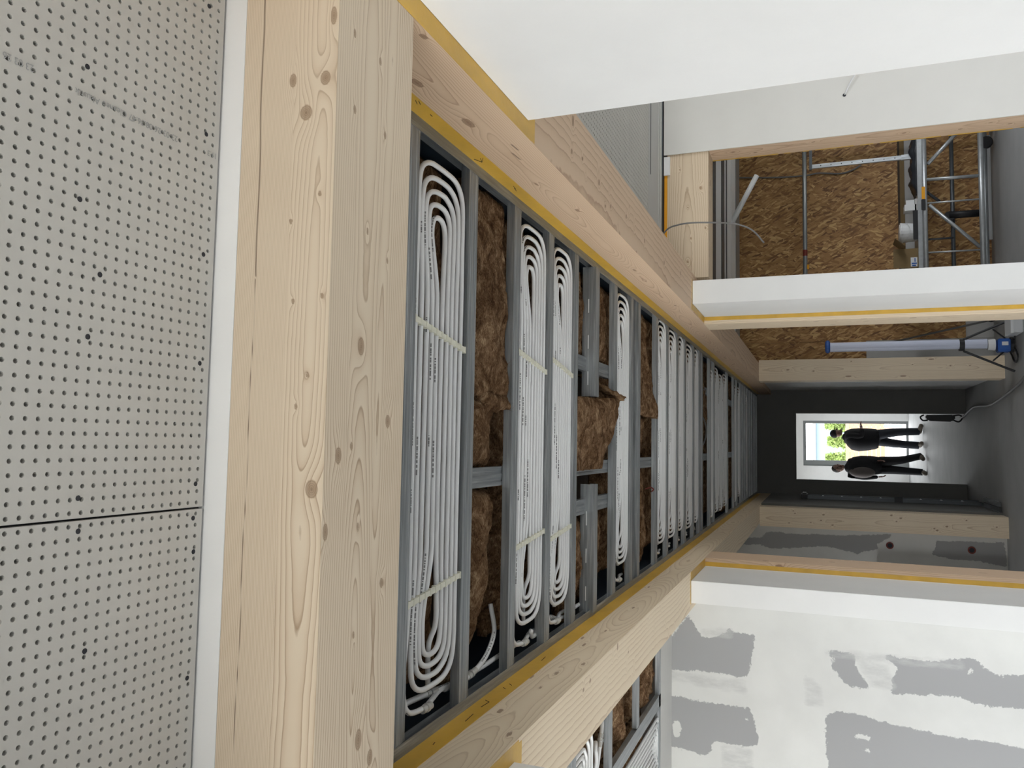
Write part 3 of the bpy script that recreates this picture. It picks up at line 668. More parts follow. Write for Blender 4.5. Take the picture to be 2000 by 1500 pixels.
# two short free rails in the wide wool bay
def free_rail(x0, x1, label):
    m = MB().prism([(3.345, 2.893), (3.405, 2.893), (3.405, 2.895), (3.347, 2.895), (3.347, 2.955), (3.345, 2.955)], 'x', x0, x1)
    m.prism([(3.403, 2.893), (3.405, 2.893), (3.405, 2.93), (3.403, 2.93)], 'x', x0, x1)
    o = m.build('angle_rail', M['galv_x']); tag(o, label, 'ceiling rail')
    n = int((x1 - x0) / .16)
    for i in range(n): MB().box(x0 + .05 + i * .16, x0 + .11 + i * .16, 3.3435, 3.3452, 2.925, 2.929).build('slot', M['white_plastic'], o)
free_rail(.201, XR - .03, 'short slotted angle rail in the wide wool bay at the right beam')
free_rail(XL + .02, -.181, 'short slotted angle rail in the wide wool bay at the left beam')
# long carrier rails above
def rail_y(x0, x1, y0, y1, label, z=2.9355):
    o = MB().prism(cprofile((x0, z), x1 - x0), 'y', y0, y1).build('carrier_rail', M['galv_y']); return tag(o, label, 'ceiling rail')
rail_y(-.142, -.082, 1.66, 13.1, 'long carrier rail above the cross rails in the middle of the corridor ceiling')
rail_y(-.309, -.246, 3.07, 3.80, 'short carrier rail crossing under wool left of the torn wool flap')
rail_y(.312, .374, 3.07, 3.80, 'short carrier rail crossing right of the torn wool flap')
rail_y(.45, .51, 7.0, 13.1, 'long carrier rail above the far right half of the corridor ceiling')

# ------------------------------------------------------------------ heating pipe coils
def coil(name, y0, y1, label, xr=.722, xl=-.630, n=10, z=2.9185, sides=10, step=.02, clips=(), exit_=True, group='white pipe coils in the corridor ceiling', fan=.75, par=None):
    p = (y1 - y0) / n; r = .0070; h = n // 2
    def ypk(i): return y0 + (i + .5) * p
    def yfan(i):
        if i < h: return y0 + .5 * p + i * fan * p
        return y1 - .5 * p - (n - 1 - i) * (fan + .08) * p
    def zl(i): j = i if i < h else n - 1 - i; return z + j * .0015
    def strand(i, xa, xb):       # points from xa to xb on strand i
        m = max(2, int(abs(xb - xa) / .05)); out = []
        for k in range(m + 1):
            x = xa + (xb - xa) * k / m
            t1 = np.clip((x - (xr - .36)) / .20, 0, 1); t2 = np.clip(((xl + .36) - x) / .20, 0, 1); t = max(t1, t2); t = t*t*(3 - 2*t)
            wob = .0018 * math.sin(x * 4.3 + i * 1.7 + y0 * 9) * (1 - t)
            out.append((x, ypk(i) * (1 - t) + yfan(i) * t + wob, z + (zl(i) - z) * t))
        return out
    def turn(i, j, right):
        k = i if i < h else n - 1 - i
        X = xr - .033 * k if right else xl + .026 * (k - 1)
        s = 1 if right else -1; ya, yb = yfan(i), yfan(j); zz = (zl(i) + zl(j)) / 2
        if ya > yb: ya, yb = yb, ya
        w = yb - ya; g = min(1.0, w / .20); q = max(.62, g)
        pts = [(X - s*.085*q, ya, zz), (X - s*.040*q, ya + .008*g, zz), (X - s*.015*q, ya + .030*g, zz), (X - s*.003, ya + .060*g, zz), (X, ya + .090*g, zz)]
        if w > .16: pts += [(X, (ya + yb) / 2 + .02, zz)]
        pts += [(X - s*.004*q, yb - .060*g, zz), (X - s*.020*q, yb - .026*g, zz), (X - s*.050*q, yb - .006*g, zz), (X - s*.095*q, yb, zz)]
        return pts
    P = []
    ordr = []
    # spiral from the outer supply strand inwards
    i, j = 0, n - 1
    lo, hi = 0, n - 1
    x_r = lambda k: xr - .033 * (k if k < h else n - 1 - k) - .10
    x_l = lambda k: xl + .026 * ((k if k < h else n - k) - 1) + .10
    if exit_: P += [(-.684, y0 + .335, z + .038), (-.682, y0 + .27, z + .036), (-.680, y0 + .20, z + .020), (-.678, y0 + .12, z + .004), (-.664, y0 + .035, z), (-.625, y0 + .004, z), (-.56, y0 - .001, z), (-.50, y0 + .006, z)] + strand(0, xl + .22, x_r(0))[0:]
    else: P += strand(0, xl + .03, x_r(0))
    cur = 0
    for k in range(h):
        a, b_ = k, n - 1 - k
        P += turn(a, b_, True)
        P += strand(b_, x_r(b_), x_l(b_) if k < h - 1 else xl + .16)
        if k < h - 1:
            t = turn(a + 1, b_, False); P += t[::-1]
            P += strand(a + 1, x_l(b_), x_r(a + 1))
    e = P[-1]; P += [(e[0] - .03, e[1], e[2] + .006), (e[0] - .06, e[1] - .005, e[2] + .016), (e[0] - .12, e[1] - .005, e[2] + .018), (xl - .02, e[1], e[2] + .018)]
    Q = []
    for q in P:
        if not Q or np.linalg.norm(np.array(q) - np.array(Q[-1])) > .012: Q.append(q)
    path = smooth_path(Q, step)
    v, f, Ln = sweep(path, r, sides)
    me = bpy.data.meshes.new('pipe'); me.from_pydata(v, [], f)
    ang = np.tile(((np.arange(sides) / sides) + .18) % 1.0, len(path)).astype(np.float32)
    for nm, dat in (('ang', ang), ('len', (np.repeat(Ln, sides) + y0 * 7).astype(np.float32))):
        at = me.attributes.new(nm, 'FLOAT', 'POINT'); at.data.foreach_set('value', dat)
    me.materials.append(M['pipe'])
    for q in me.polygons: q.use_smooth = True
    root = empty(name, (0, (y0 + y1) / 2, z), label, 'pipe coil', group)
    link(bpy.data.objects.new('pipe', me), root)
    for cx in clips:
        m = MB(); m.box(cx - .007, cx + .007, y0 - .002, y1 + .002, z - r - .003, z - r + .004)
        for q in range(n + 1): m.box(cx - .009, cx + .009, y0 + q*p - .0035, y0 + q*p + .0035, z - r - .004, z + .002)
        # clip strip runs slightly askew like the one in place
        m.v = [(x + (yy - y0) * (-.16 if cx > 0 else .10), yy, zz) for x, yy, zz in m.v]
        m.build('clip_strip', M['clip'], root)
    if exit_ and sides >= 10:
        for o_ in ((-.679, .128),):
            m = MB().lathe((o_[0], y0 + o_[1], z), [(.0085, -.024), (.0100, -.022), (.0100, -.014), (.0088, -.012), (.0088, -.005), (.0118, -.004), (.0118, .005), (.0088, .006), (.0088, .012), (.0100, .014), (.0100, .022), (.0085, .024)], 14, 'y')
            m.build('coupling', M['pipe_fit'], root, smooth=False)
    return root
def clabel(k): return ORD[k] + ' white heating pipe coil of the corridor ceiling counting from the header beam'
coil('pipe_coil', 1.722, 2.015, clabel(0), clips=(.30, -.40), sides=14, step=.012)
coil('pipe_coil', 2.441, 2.729, clabel(1), xr=.744, xl=-.612, clips=(.30, -.35), sides=12)
coil('pipe_coil', 2.795, 3.060, clabel(2), xr=.747, xl=-.613, clips=(.31, -.36), sides=12)
coil('pipe_coil', 3.800, 4.092, clabel(3), xr=.75, xl=-.598, sides=10)
FAR = [(4.855,5.165,.775,-.614),(5.222,5.55,.763,-.617),(5.612,5.882,.772,-.608),(5.955,6.302,.755,-.626),(6.375,6.63,.760,-.62),(7.372,7.608,.684,-.66),(7.672,7.99,.735,-.64),(8.03,8.36,.70,-.65),(8.40,8.77,.735,-.63),(9.52,9.815,.696,-.66),(9.90,10.285,.70,-.62),(11.04,11.32,.68,-.62)]
for k, (a, b_, xr_, xl_) in enumerate(FAR):
    coil('pipe_coil', a, b_, clabel(k + 4), xr=xr_, xl=xl_, sides=8, step=.03, exit_=k < 5)

# supply pipes along the left beam
def pipe(name, ctrl, label, r=.0078, mat='pipe', cat='pipe', sides=10, coup=()):
    pth = smooth_path(ctrl, .012); v, f, Ln = sweep(pth, r, sides)
    me = bpy.data.meshes.new(name); me.from_pydata(v, [], f)
    for nm, dat in (('ang', np.tile(((np.arange(sides) / sides) + .18) % 1.0, len(pth)).astype(np.float32)), ('len', np.repeat(Ln, sides).astype(np.float32))):
        at = me.attributes.new(nm, 'FLOAT', 'POINT'); at.data.foreach_set('value', dat)
    me.materials.append(M[mat])
    for q in me.polygons: q.use_smooth = True
    o = link(bpy.data.objects.new(name, me)); tag(o, label, cat)
    for i in coup:
        c = Vector(ctrl[i]); d = (Vector(ctrl[i + 1]) - Vector(ctrl[i - 1])).normalized()
        m = MB().tube([c - d * .03, c - d * .012], r * 1.25, 12).tube([c - d * .008, c + d * .004], r * 1.5, 12).tube([c + d * .008, c + d * .03], r * 1.25, 12)
        m.build('coupling', M['pipe_fit'], o)
    return o
pipe('supply_pipe', [(-.655,1.735,2.955),(-.662,1.82,2.956),(-.674,1.95,2.957),(-.688,2.10,2.957),(-.694,2.28,2.957),(-.694,2.45,2.957),(-.694,2.62,2.957)], 'white supply pipe behind the end of the nearest pipe coil', coup=(2,))
pipe('supply_pipe', [(-.689,2.03,2.958),(-.690,2.06,2.953),(-.691,2.13,2.948),(-.688,2.196,2.948),(-.680,2.27,2.952),(-.655,2.34,2.955),(-.605,2.395,2.96),(-.53,2.42,2.985)], 'white supply pipe bending up beside the first wool bay', coup=(3,))
pipe('supply_pipe', [(-.66,2.66,2.93),(-.69,2.70,2.94),(-.685,2.76,2.945),(-.62,2.80,2.96),(-.53,2.81,2.98)], 'short curved white pipe at the end of the second pipe coil')
pipe('supply_pipe', [(-.62,2.79,2.945),(-.65,2.86,2.945),(-.67,2.93,2.945),(-.69,3.02,2.945),(-.70,3.10,2.95)], 'short straight white pipe with coupling left of the third pipe coil', coup=(2,))
pipe('supply_pipe', [(-.70,3.30,2.96),(-.69,3.45,2.955),(-.64,3.58,2.955),(-.56,3.66,2.965)], 'white pipe behind the left angle rail in the wide wool bay', coup=(1,))

# ------------------------------------------------------------------ mineral wool
def wool(name, corners, thick, label, n=(34, 18), lump=.014, sag=.012, seed=0, round_=.35, cat='insulation', group=None, fuzz=220, thin=1.0):
    """batt whose underside is the bilinear patch through four corners (x,y,z): 00,01,10,11"""
    c = [Vector(p) for p in corners]; nu, nv = n; v = []; f = []
    def pt(s, t):
        return c[0].lerp(c[1], t).lerp(c[2].lerp(c[3], t), s)
    for lay in (0, 1):
        for i in range(nu + 1):
            for j in range(nv + 1):
                s, t = i / nu, j / nv; p = pt(s, t)
                e = min(s, 1 - s) * (c[0] - c[2]).length; g = min(t, 1 - t) * (c[0] - c[1]).length
                d = min(e, g); edge = max(0, 1 - d / .035)
                nz = noise.noise(p * 7 + Vector((seed, 0, 0))) * lump * 1.4 + noise.noise(p * 24 + Vector((0, seed, 0))) * lump * .6 + noise.noise(p * 70) * lump * .28
                if lay == 0:
                    z = p.z - sag * math.sin(math.pi * min(1, max(0, s))) * math.sin(math.pi * t) + nz + edge * edge * thick * round_
                else:
                    z = p.z + thick + nz * .4 - edge * edge * thick * round_ * .6
                jx = noise.noise(p * 33 + Vector((9, seed, 4))) * .008; jy = noise.noise(p * 33 + Vector((2, 5, seed))) * .008
                v.append((p.x + jx, p.y + jy, z))
    m = (nu + 1) * (nv + 1); I = lambda l, i, j: l * m + i * (nv + 1) + j
    for i in range(nu):
        for j in range(nv):
            f.append((I(0,i,j), I(0,i,j+1), I(0,i+1,j+1), I(0,i+1,j))); f.append((I(1,i,j), I(1,i+1,j), I(1,i+1,j+1), I(1,i,j+1)))
    for i in range(nu):
        f.append((I(0,i,0), I(0,i+1,0), I(1,i+1,0), I(1,i,0))); f.append((I(0,i,nv), I(1,i,nv), I(1,i+1,nv), I(0,i+1,nv)))
    for j in range(nv):
        f.append((I(0,0,j), I(1,0,j), I(1,0,j+1), I(0,0,j+1))); f.append((I(0,nu,j), I(0,nu,j+1), I(1,nu,j+1), I(1,nu,j)))
    mb = MB(); mb.v = v; mb.f = f; o = mb.build(name, M['wool'], smooth=True)
    tag(o, label, cat, group)
    if fuzz:      # loose fibres standing off the surface
        fm = MB(); rr = random.Random(seed + 5)
        for _ in range(fuzz):
            i = rr.randrange(nu + 1); j = rr.randrange(nv + 1)
            if rr.random() < .5: i = rr.choice((0, nu, 0, nu)) if rr.random() < .5 else i
            p = Vector(v[I(0, i, j)]); d = Vector((rr.uniform(-1, 1), rr.uniform(-1, 1), rr.uniform(-.55, .1))).normalized()
            L_ = rr.uniform(.008, .03); q = p + d * L_; w = Vector((d.y, -d.x, 0)) * .0005
            fm.add([p - w, p + w, q + Vector((0, 0, -.002))], [(0, 1, 2)])
        fo = fm.build('loose_fibres', M['wool'], o, fix=False); fo['kind'] = 'stuff'
    return o
# first wool bay
wool('wool_batt', [(.775,2.085,2.942),(.775,2.372,2.942),(.135,2.083,2.922),(.125,2.372,2.908)], .045, 'ragged brown wool batt hanging at the right of the first wool bay', n=(54, 26), sag=.022, seed=1, lump=.016)
wool('wool_batt', [(.155,2.15,2.935),(.160,2.365,2.918),(.085,2.25,2.93),(.105,2.395,2.90)], .02, 'small torn wool curl dangling over the cross rail in the first wool bay', n=(14, 14), seed=2, lump=.01, fuzz=120)
wool('wool_batt', [(.14,2.083,2.945),(.14,2.345,2.942),(-.078,2.083,2.94),(-.078,2.31,2.945)], .05, 'short recessed wool piece in the middle of the first wool bay', n=(24, 20), seed=3, sag=.012)
wool('wool_batt', [(-.146,2.083,2.95),(-.146,2.365,2.945),(-.72,2.083,2.965),(-.66,2.24,2.975)], .07, 'rounded bulging wool batt at the left of the first wool bay', n=(44, 22), seed=4, sag=.045, round_=.7)
# wide wool bay with the flap
wool('wool_batt', [(.76,3.125,2.96),(.76,3.342,2.96),(.38,3.125,2.945),(.38,3.335,2.945)], .06, 'wool batt between the third coil and the right angle rail', n=(30, 14), seed=5, sag=.02)
wool('wool_batt', [(.76,3.41,2.955),(.76,3.732,2.955),(.38,3.41,2.945),(.38,3.72,2.94)], .06, 'wool batt between the right angle rail and the fourth coil', n=(34, 18), seed=6, sag=.02)
wool('wool_batt', [(.31,3.125,3.01),(.31,3.40,3.02),(-.12,3.125,3.0),(-.12,3.45,3.01)], .05, 'recessed wool behind the pocket of the torn flap', n=(20, 14), seed=7)
wool('wool_flap', [(.185,3.124,2.902),(.212,3.755,2.868),(-.118,3.124,2.912),(-.116,3.52,2.905)], .022, 'torn wool flap folded down like a pocket in the wide wool bay', n=(40, 40), seed=8, sag=.02, lump=.012, round_=.2, fuzz=420)
wool('wool_flap', [(.300,3.36,2.948),(.305,3.42,2.95),(.205,3.76,2.868),(.222,3.805,2.866)], .05, 'thin wool strip forming the back edge of the torn flap', n=(30, 8), seed=9, lump=.008, sag=0, round_=.1, fuzz=120)
wool('wool_batt', [(-.312,3.125,2.955),(-.312,3.34,2.95),(-.745,3.125,2.955),(-.72,3.30,2.965)], .06, 'long wool batt left of the torn flap beside the third coil', n=(40, 14), seed=10, sag=.035, round_=.6)
wool('wool_batt', [(-.312,3.41,2.955),(-.312,3.66,2.95),(-.72,3.41,2.955),(-.66,3.60,2.965)], .06, 'long wool batt left of the torn flap beside the fourth coil', n=(40, 14), seed=11, sag=.035, round_=.6)
# third wool bay
wool('wool_batt', [(.77,4.345,2.955),(.77,4.66,2.955),(.165,4.345,2.915),(.150,4.83,2.893)], .045, 'wool batt drooping over a cross rail in the bay before the dense row of coils', n=(44, 22), seed=12, sag=.01, fuzz=320)
wool('wool_batt', [(.16,4.345,2.955),(.16,4.74,2.955),(-.05,4.345,2.955),(-.05,4.62,2.96)], .05, 'short wool piece left of the drooping batt before the dense row of coils', n=(18, 16), seed=13)
wool('wool_batt', [(-.145,4.345,2.955),(-.145,4.58,2.95),(-.72,4.345,2.96),(-.70,4.70,2.95)], .06, 'curved wool batt at the left of the bay before the dense row of coils', n=(34, 16), seed=14, sag=.03, round_=.6)
wool('wool_batt', [(.77,6.87,2.98),(.77,7.30,2.98),(.20,6.87,2.93),(.20,7.32,2.92)], .05, 'distant wool batt in the dark bay after the dense row of coils', n=(24, 12), seed=15, fuzz=60)
wool('wool_batt', [(.77,8.86,2.98),(.77,9.44,2.98),(-.72,8.86,2.96),(-.72,9.44,2.96)], .06, 'far wool batt in the bay before the last paired coils', n=(40, 12), seed=16, fuzz=0)
# wool above the coils, seen through the loops
for k, (a, b_, lab) in enumerate([(1.72,2.016,'wool layer seen through the loops of the first coil'),(2.44,2.732,'wool layer seen through the loops of the second coil'),(2.794,3.06,'wool layer seen through the loops of the third coil'),(3.80,4.098,'wool layer seen through the loops of the fourth coil'),(4.852,6.64,'wool layer above the dense row of coils'),(7.37,8.78,'wool layer above the far group of four coils'),(9.52,11.34,'wool layer above the last coils of the corridor')]):
    wool('wool_layer', [(.785,a,2.978),(.785,b_,2.978),(-.64,a,2.978),(-.64,b_,2.978)], .08, lab, n=(40, 14), seed=20 + k, sag=.01, fuzz=0)
# red wire end and loose cable among the rails
pipe('red_wire', [(-.27,4.70,2.95),(-.262,4.74,2.925),(-.275,4.77,2.915),(-.285,4.74,2.92)], 'short red wire curl beside the carrier rail', r=.004, mat='red', cat='wire')
pipe('loose_cable', [(.26,6.86,2.93),(.20,6.99,2.91),(.10,7.02,2.90),(0,6.90,2.91),(-.02,6.87,2.94)], 'grey cable loop hanging from the bay after the dense coils', r=.006, mat='cable', cat='cable')

# ------------------------------------------------------------------ ceiling of the left room
def lrail(y0, y1, x0, x1, label): rail_x(y0, y1, x0, x1, label, ribs=False, group='rails of the left room ceiling')
lrail(3.70, 3.76, -1.52, XLO - .03, 'cross rail of the left room ceiling beside the capped pipe')
lrail(4.30, 4.36, -1.52, XLO - .03, 'cross rail of the left room ceiling between two wool pieces')
lrail(4.93, 4.98, -4.0, XLO - .03, 'rail at the edge of the left room ceiling above the patched wall')
lrail(3.10, 3.16, -1.9, XLO - .03, 'cross rail of the left room ceiling behind the near wall stub')
o = MB().prism(cprofile((-1.60, 2.9065), .075, ribs=False), 'y', 2.0, 4.985).build('ceiling_rail', M['galv_y']); tag(o, 'wide rail running away beside the long pipe coil in the left room ceiling', 'ceiling rail')
wool('wool_batt', [(-1.0,4.37,2.97),(-1.0,4.92,2.97),(-1.52,4.37,2.95),(-1.52,4.92,2.94)], .06, 'crumpled wool piece in the left room ceiling next to the patched wall', n=(26, 24), seed=31, lump=.024, sag=.02)
wool('wool_batt', [(-1.0,3.77,2.97),(-1.0,4.29,2.97),(-1.52,3.77,2.955),(-1.52,4.29,2.95)], .06, 'crumpled wool piece in the left room ceiling beyond the capped pipe', n=(26, 24), seed=32, lump=.026, sag=.02)
wool('wool_batt', [(-1.0,3.17,3.0),(-1.0,3.69,3.0),(-1.52,3.17,2.985),(-1.52,3.69,2.985)], .06, 'wool piece in the left room ceiling behind the capped pipe', n=(22, 20), seed=33, lump=.022, sag=.01)
wool('wool_layer', [(-1.62,2.5,3.0),(-1.62,4.95,3.0),(-2.6,2.5,3.0),(-2.6,4.95,3.0)], .06, 'wool layer above the long coil of the left room ceiling', n=(20, 30), seed=34, fuzz=0)
pipe('capped_pipe', [(-1.285,3.70,2.945),(-1.31,3.675,2.935),(-1.358,3.627,2.93),(-1.41,3.60,2.93),(-1.47,3.575,2.935),(-1.53,3.55,2.96)], 'white pipe with a coupling in the left room ceiling', r=.0095, coup=(2,))
pipe('pipe_stub', [(-1.335,3.545,2.93),(-1.36,3.525,2.925),(-1.42,3.54,2.925),(-1.50,3.535,2.94)], 'cut white pipe end beside the coupling in the left room ceiling', r=.009)
def coil_y(x0, x1, yend, ystart, label):
    n = 10; p = (x1 - x0) / n; root = empty('pipe_coil', ((x0 + x1) / 2, yend, 2.918), label, 'pipe coil'); m = MB()
    for k in range(5):
        xa = x0 + (k + .5) * p; xb = x1 - (k + .5) * p; Y = yend - .034 * k; w = xb - xa; c = min(.06, w * .4); z = 2.918 + k * .002
        P = [(xa, ystart, z), (xa, ystart + .6, z), (xa, Y - c * 1.6, z), (xa + c*.25, Y - c*.5, z), (xa + c, Y, z)] + ([((xa + xb)/2, Y, z)] if w > .13 else []) + [(xb - c, Y, z), (xb - c*.25, Y - c*.5, z), (xb, Y - c * 1.6, z), (xb, ystart + .6, z), (xb, ystart, z)]
        m.tube(smooth_path(P, .02), .0082, 10)
    m.build('pipe', M['white_plastic'], root, smooth=True); return root
coil_y(-1.96, -1.645, 4.955, 2.6, 'long white pipe coil with rounded end above the patched wall')
coil_y(-1.50, -1.215, 3.43, 2.3, 'white pipe coil end peeking past the left beam near the wall stub')

# ------------------------------------------------------------------ ceiling of the board room
for k, (a, b_, x0, x1) in enumerate([(7.50,7.72,1.1,4.6),(8.21,8.47,1.1,4.6),(8.64,8.72,1.1,4.6),(9.70,10.15,1.1,4.6)]):
    o = MB().prism(cprofile((a, 2.90), b_ - a, ribs=False), 'x', x0, x1).build('ceiling_rail', M['galv_x'] if k in (3,) else M['dark_tube']); tag(o, ['dark strip standing for the shaded gap nearest the doorway', 'dark strip standing for the shade between the two first white strips', 'thin dark strip standing for a shaded gap', 'bluish steel rail along the board wall'][k] + ' in the strand board room ceiling', 'ceiling rail')  # dark strips stand in for shaded gaps; only the bluish one is a rail
for k, (a, b_) in enumerate([(7.73,8.20),(8.48,8.63),(8.73,9.16),(9.21,9.69)]):
    o = MB().prism([(a, 2.905), (b_, 2.905), (b_, 2.93), (b_ - .02, 2.945), (a + .02, 2.945), (a, 2.93)], 'x', 1.1, 4.6).build('ceiling_strip', M['white_plastic']); tag(o, ['wide white strip nearest the doorway', 'narrow white strip', 'white strip before the pair seam', 'white strip next to the steel rail'][k] + ' in the strand board room ceiling', 'ceiling strip')
o = MB().tube([(3.093, 9.3, 2.63), (2.557, 9.25, 2.90)], .03, 12).build('white_tube', M['white_plastic'], smooth=True); tag(o, 'white plastic tube dangling from the strand board room ceiling', 'tube')
pipe('hanging_cable', [(1.30,4.88,2.89),(1.335,4.86,2.85),(1.352,4.86,2.80),(1.366,4.88,2.714),(1.359,4.9,2.558),(1.339,4.9,2.437),(1.294,4.9,2.348),(1.214,4.9,2.283)], 'grey cable arching down in front of the doorway lintel', r=.005, mat='cable', cat='cable')

# ================================================================== STRAND BOARD ROOM
for k, (x0, x1, z0, z1) in enumerate([(2.02, 4.6, 1.025, 3.28), (2.02, 4.6, .0, .70), (1.36, 2.017, .30, 3.28), (.90, 1.357, 1.42, 3.28)]):
    MB().box(x0, x1, 11.0, 11.03, z0, z1).build('strand_board', M['osb'], ow)
MB().box(2.02, 4.6, 10.99, 11.0, .948, 1.0).build('batten', M['card'], ow)
MB().box(2.02, 4.6, 11.0, 11.03, .702, .945).box(.90, 1.357, 11.0, 11.03, 0, 1.418).box(1.36, 2.017, 11.0, 11.03, 0, .298).build('grey_board', M['board'], ow)
pipe('wall_cable', [(3.648,10.985,2.982),(3.60,10.985,2.5),(3.587,10.985,2.148),(3.601,10.985,1.957),(3.567,10.985,1.70),(3.60,10.985,1.55),(3.654,10.985,1.448)], 'light grey cable stapled across the strand board wall', r=.011, mat='cable', cat='cable')
o = MB().tube([(1.545, 10.72, .012), (1.325, 10.985, 1.14)], .012, 8).build('leaning_rod', M['cable'], smooth=True); tag(o, 'thin grey rod leaning against the strand board wall behind the work light', 'rod')
# rolling scaffold
sf = empty('rolling_scaffold', (2.9, 10.5, 0), 'aluminium rolling scaffold with diagonal braces in front of the strand board wall', 'scaffold')
def tb(name, a, b_, r, mat='alu', n=10, par=sf): return MB().tube([a, b_], r, n).build(name, M[mat], par, smooth=True)
tb('upper_ledger', (1.55, 10.30, .80), (3.95, 10.30, .80), .028)
MB().box(1.55, 3.95, 10.33, 10.72, .80, .872).build('platform', M['alu'], sf)
tb('lower_ledger', (1.55, 10.30, .213), (3.95, 10.30, .213), .03)
tb('back_ledger', (1.55, 10.74, .45), (3.95, 10.74, .45), .024, 'dark_tube')
tb('back_ledger', (1.55, 10.74, .10), (3.95, 10.74, .10), .03, 'galv_x')
tb('rung', (3.169, 10.30, .79), (3.16, 10.30, .215), .020)
tb('rung', (2.886, 10.30, .79), (2.883, 10.30, .215), .010)
tb('rung', (2.293, 10.30, .79), (2.289, 10.30, .215), .010)
tb('rung', (2.55, 10.72, .79), (2.55, 10.72, .45), .012, 'dark_tube')
tb('brace', (3.359, 10.31, .76), (3.72, 10.31, .43), .022)
tb('brace', (3.15, 10.62, .78), (2.98, 10.62, .60), .018, 'dark_tube')
tb('brace', (2.864, 10.31, .753), (2.324, 10.31, .239), .022)
for x in (1.58, 3.92):
    tb('post', (x, 10.30, .12), (x, 10.30, 2.25), .024); tb('post', (x, 10.74, .12), (x, 10.74, 2.25), .024)
    for y in (10.30, 10.74):
        MB().lathe((x, y - .02, .07), [(.07, 0), (.07, .04)], 16, 'y').build('wheel', M['black'], sf)
MB().lathe((3.689, 10.70, .082), [(.06, 0), (.075, .01), (.075, .04), (.06, .05)], 18, 'y').build('wheel', M['black'], sf)
tb('guard_rail', (1.55, 10.30, 2.13), (3.95, 10.30, 2.13), .026, 'galv_x')
MB().tube([(2.345, 10.30, 2.13), (2.42, 10.30, 2.13)], .0275, 12).build('tape_ring', M['red'], sf)
MB().tube([(2.18, 10.295, 2.10), (2.235, 10.295, 2.10)], .014, 8).build('paint_mark', M['orange_tape'], sf)
MB().box(2.93, 3.08, 10.268, 10.272, .80, .835).build('orange_label', M['orange_tape'], sf)
MB().box(2.80, 2.925, 10.266, 10.272, .795, .84).build('black_latch', M['black'], sf)
tb('black_strut', (2.815, 10.66, .50), (2.815, 10.66, .17), .045, 'black', 12)
MB().lathe((2.80, 10.64, .50), [(.06, 0), (.06, .05)], 14, 'y').build('hub', M['black'], sf)
# slotted stud hanging by the jamb
o = MB().box(3.485, 3.535, 10.42, 10.45, 1.03, 2.04).build('steel_stud', M['galv_z']); o.rotation_euler = (0, 0, 0); tag(o, 'shiny perforated steel stud standing upright on the scaffold platform', 'metal stud')
MB().box(3.48, 3.54, 10.415, 10.455, .872, 1.03).build('foot', M['galv_z'], o)
MB().box(3.47, 3.75, 10.41, 10.45, 2.04, 2.075).build('arm', M['dark_tube'], o)
for k in range(8): MB().lathe((3.51, 10.4195, 1.10 + k * .12), [(.007, -.0008), (.007, .0005)], 8, 'y').build('slot', M['fleece'], o)
# things lying on the platform
def cloth(name, x0, x1, y0, y1, zt, mat, label, hgt, seed):
    v = []; f = []; nx, ny = 26, 16
    for i in range(nx + 1):
        for j in range(ny + 1):
            s, t = i / nx, j / ny; x = x0 + (x1 - x0) * s; y = y0 + (y1 - y0) * t
            e = min(s, 1 - s, t, 1 - t); z = zt + hgt * min(1, e * 5) * (.55 + .8 * abs(noise.noise(Vector((x * 9, y * 9, seed)))))
            v.append((x, y, z))
    for i in range(nx):
        for j in range(ny): a = i * (ny + 1) + j; f.append((a, a + ny + 1, a + ny + 2, a + 1))
    v2 = [(x, y, zt) for x, y, z in v]; n = len(v); f2 = [tuple(k + n for k in q[::-1]) for q in f]
    bd = [i * (ny + 1) for i in range(nx + 1)] + [nx * (ny + 1) + j for j in range(1, ny + 1)] + [i * (ny + 1) + ny for i in range(nx - 1, -1, -1)] + [j for j in range(ny - 1, 0, -1)]
    sd = [(bd[k], bd[(k+1) % len(bd)], bd[(k+1) % len(bd)] + n, bd[k] + n) for k in range(len(bd))]
    mb = MB(); mb.v = v + v2; mb.f = f + f2 + sd; o = mb.build(name, M[mat], smooth=True); return tag(o, label, 'sheet')
cloth('black_sheet', 3.02, 3.85, 10.34, 10.64, .872, 'tarp', 'crumpled black plastic sheet lying on the scaffold platform', .085, 3)
bx = MB().box(2.14, 2.37, 10.36, 10.68, .872, 1.02).build('carton', M['card']); tag(bx, 'open cardboard carton with a blue and white print on the scaffold platform', 'box')
MB().bar((2.37, 10.37, 1.02), (2.47, 10.37, 1.13), .004, .3, (0, 1, 0)).build('lid_flap', M['card'], bx)
MB().box(2.14, 2.37, 10.352, 10.36, 1.02, 1.14).build('lid_flap', M['card'], bx)
lbx = MB().box(2.15, 2.26, 10.356, 10.3595, .885, .955).build('printed_label', M['white_plastic'], bx)
MB().box(2.155, 2.17, 10.353, 10.356, .90, .94).box(2.18, 2.195, 10.353, 10.356, .89, .945).box(2.205, 2.25, 10.353, 10.356, .905, .915).build('blue_print', M['blue'], lbx)
bk = MB().lathe((2.585, 10.46, .872), [(.095, 0), (.105, .01), (.118, .16), (.122, .17), (.122, .185), (.10, .188), (.10, .195)], 20).build('bucket', M['white_plastic'], smooth=False); tag(bk, 'whitish plastic bucket on the scaffold platform beside the carton', 'bucket')
MB().tube(smooth_path([(2.47, 10.44, 1.03), (2.50, 10.36, .98), (2.585, 10.33, .955), (2.67, 10.36, .98), (2.70, 10.44, 1.03)], .02), .004, 6).build('handle', M['white_plastic'], bk)
pk = MB().box(2.83, 2.905, 10.36, 10.50, .885, 1.01).box(2.905, 2.97, 10.40, 10.52, .90, .99).build('white_pack', M['white_plastic']); tag(pk, 'small white packs standing between the bucket and the black sheet', 'box')
MB().box(2.83, 2.97, 10.36, 10.52, .872, .90).build('base', M['board'], pk)
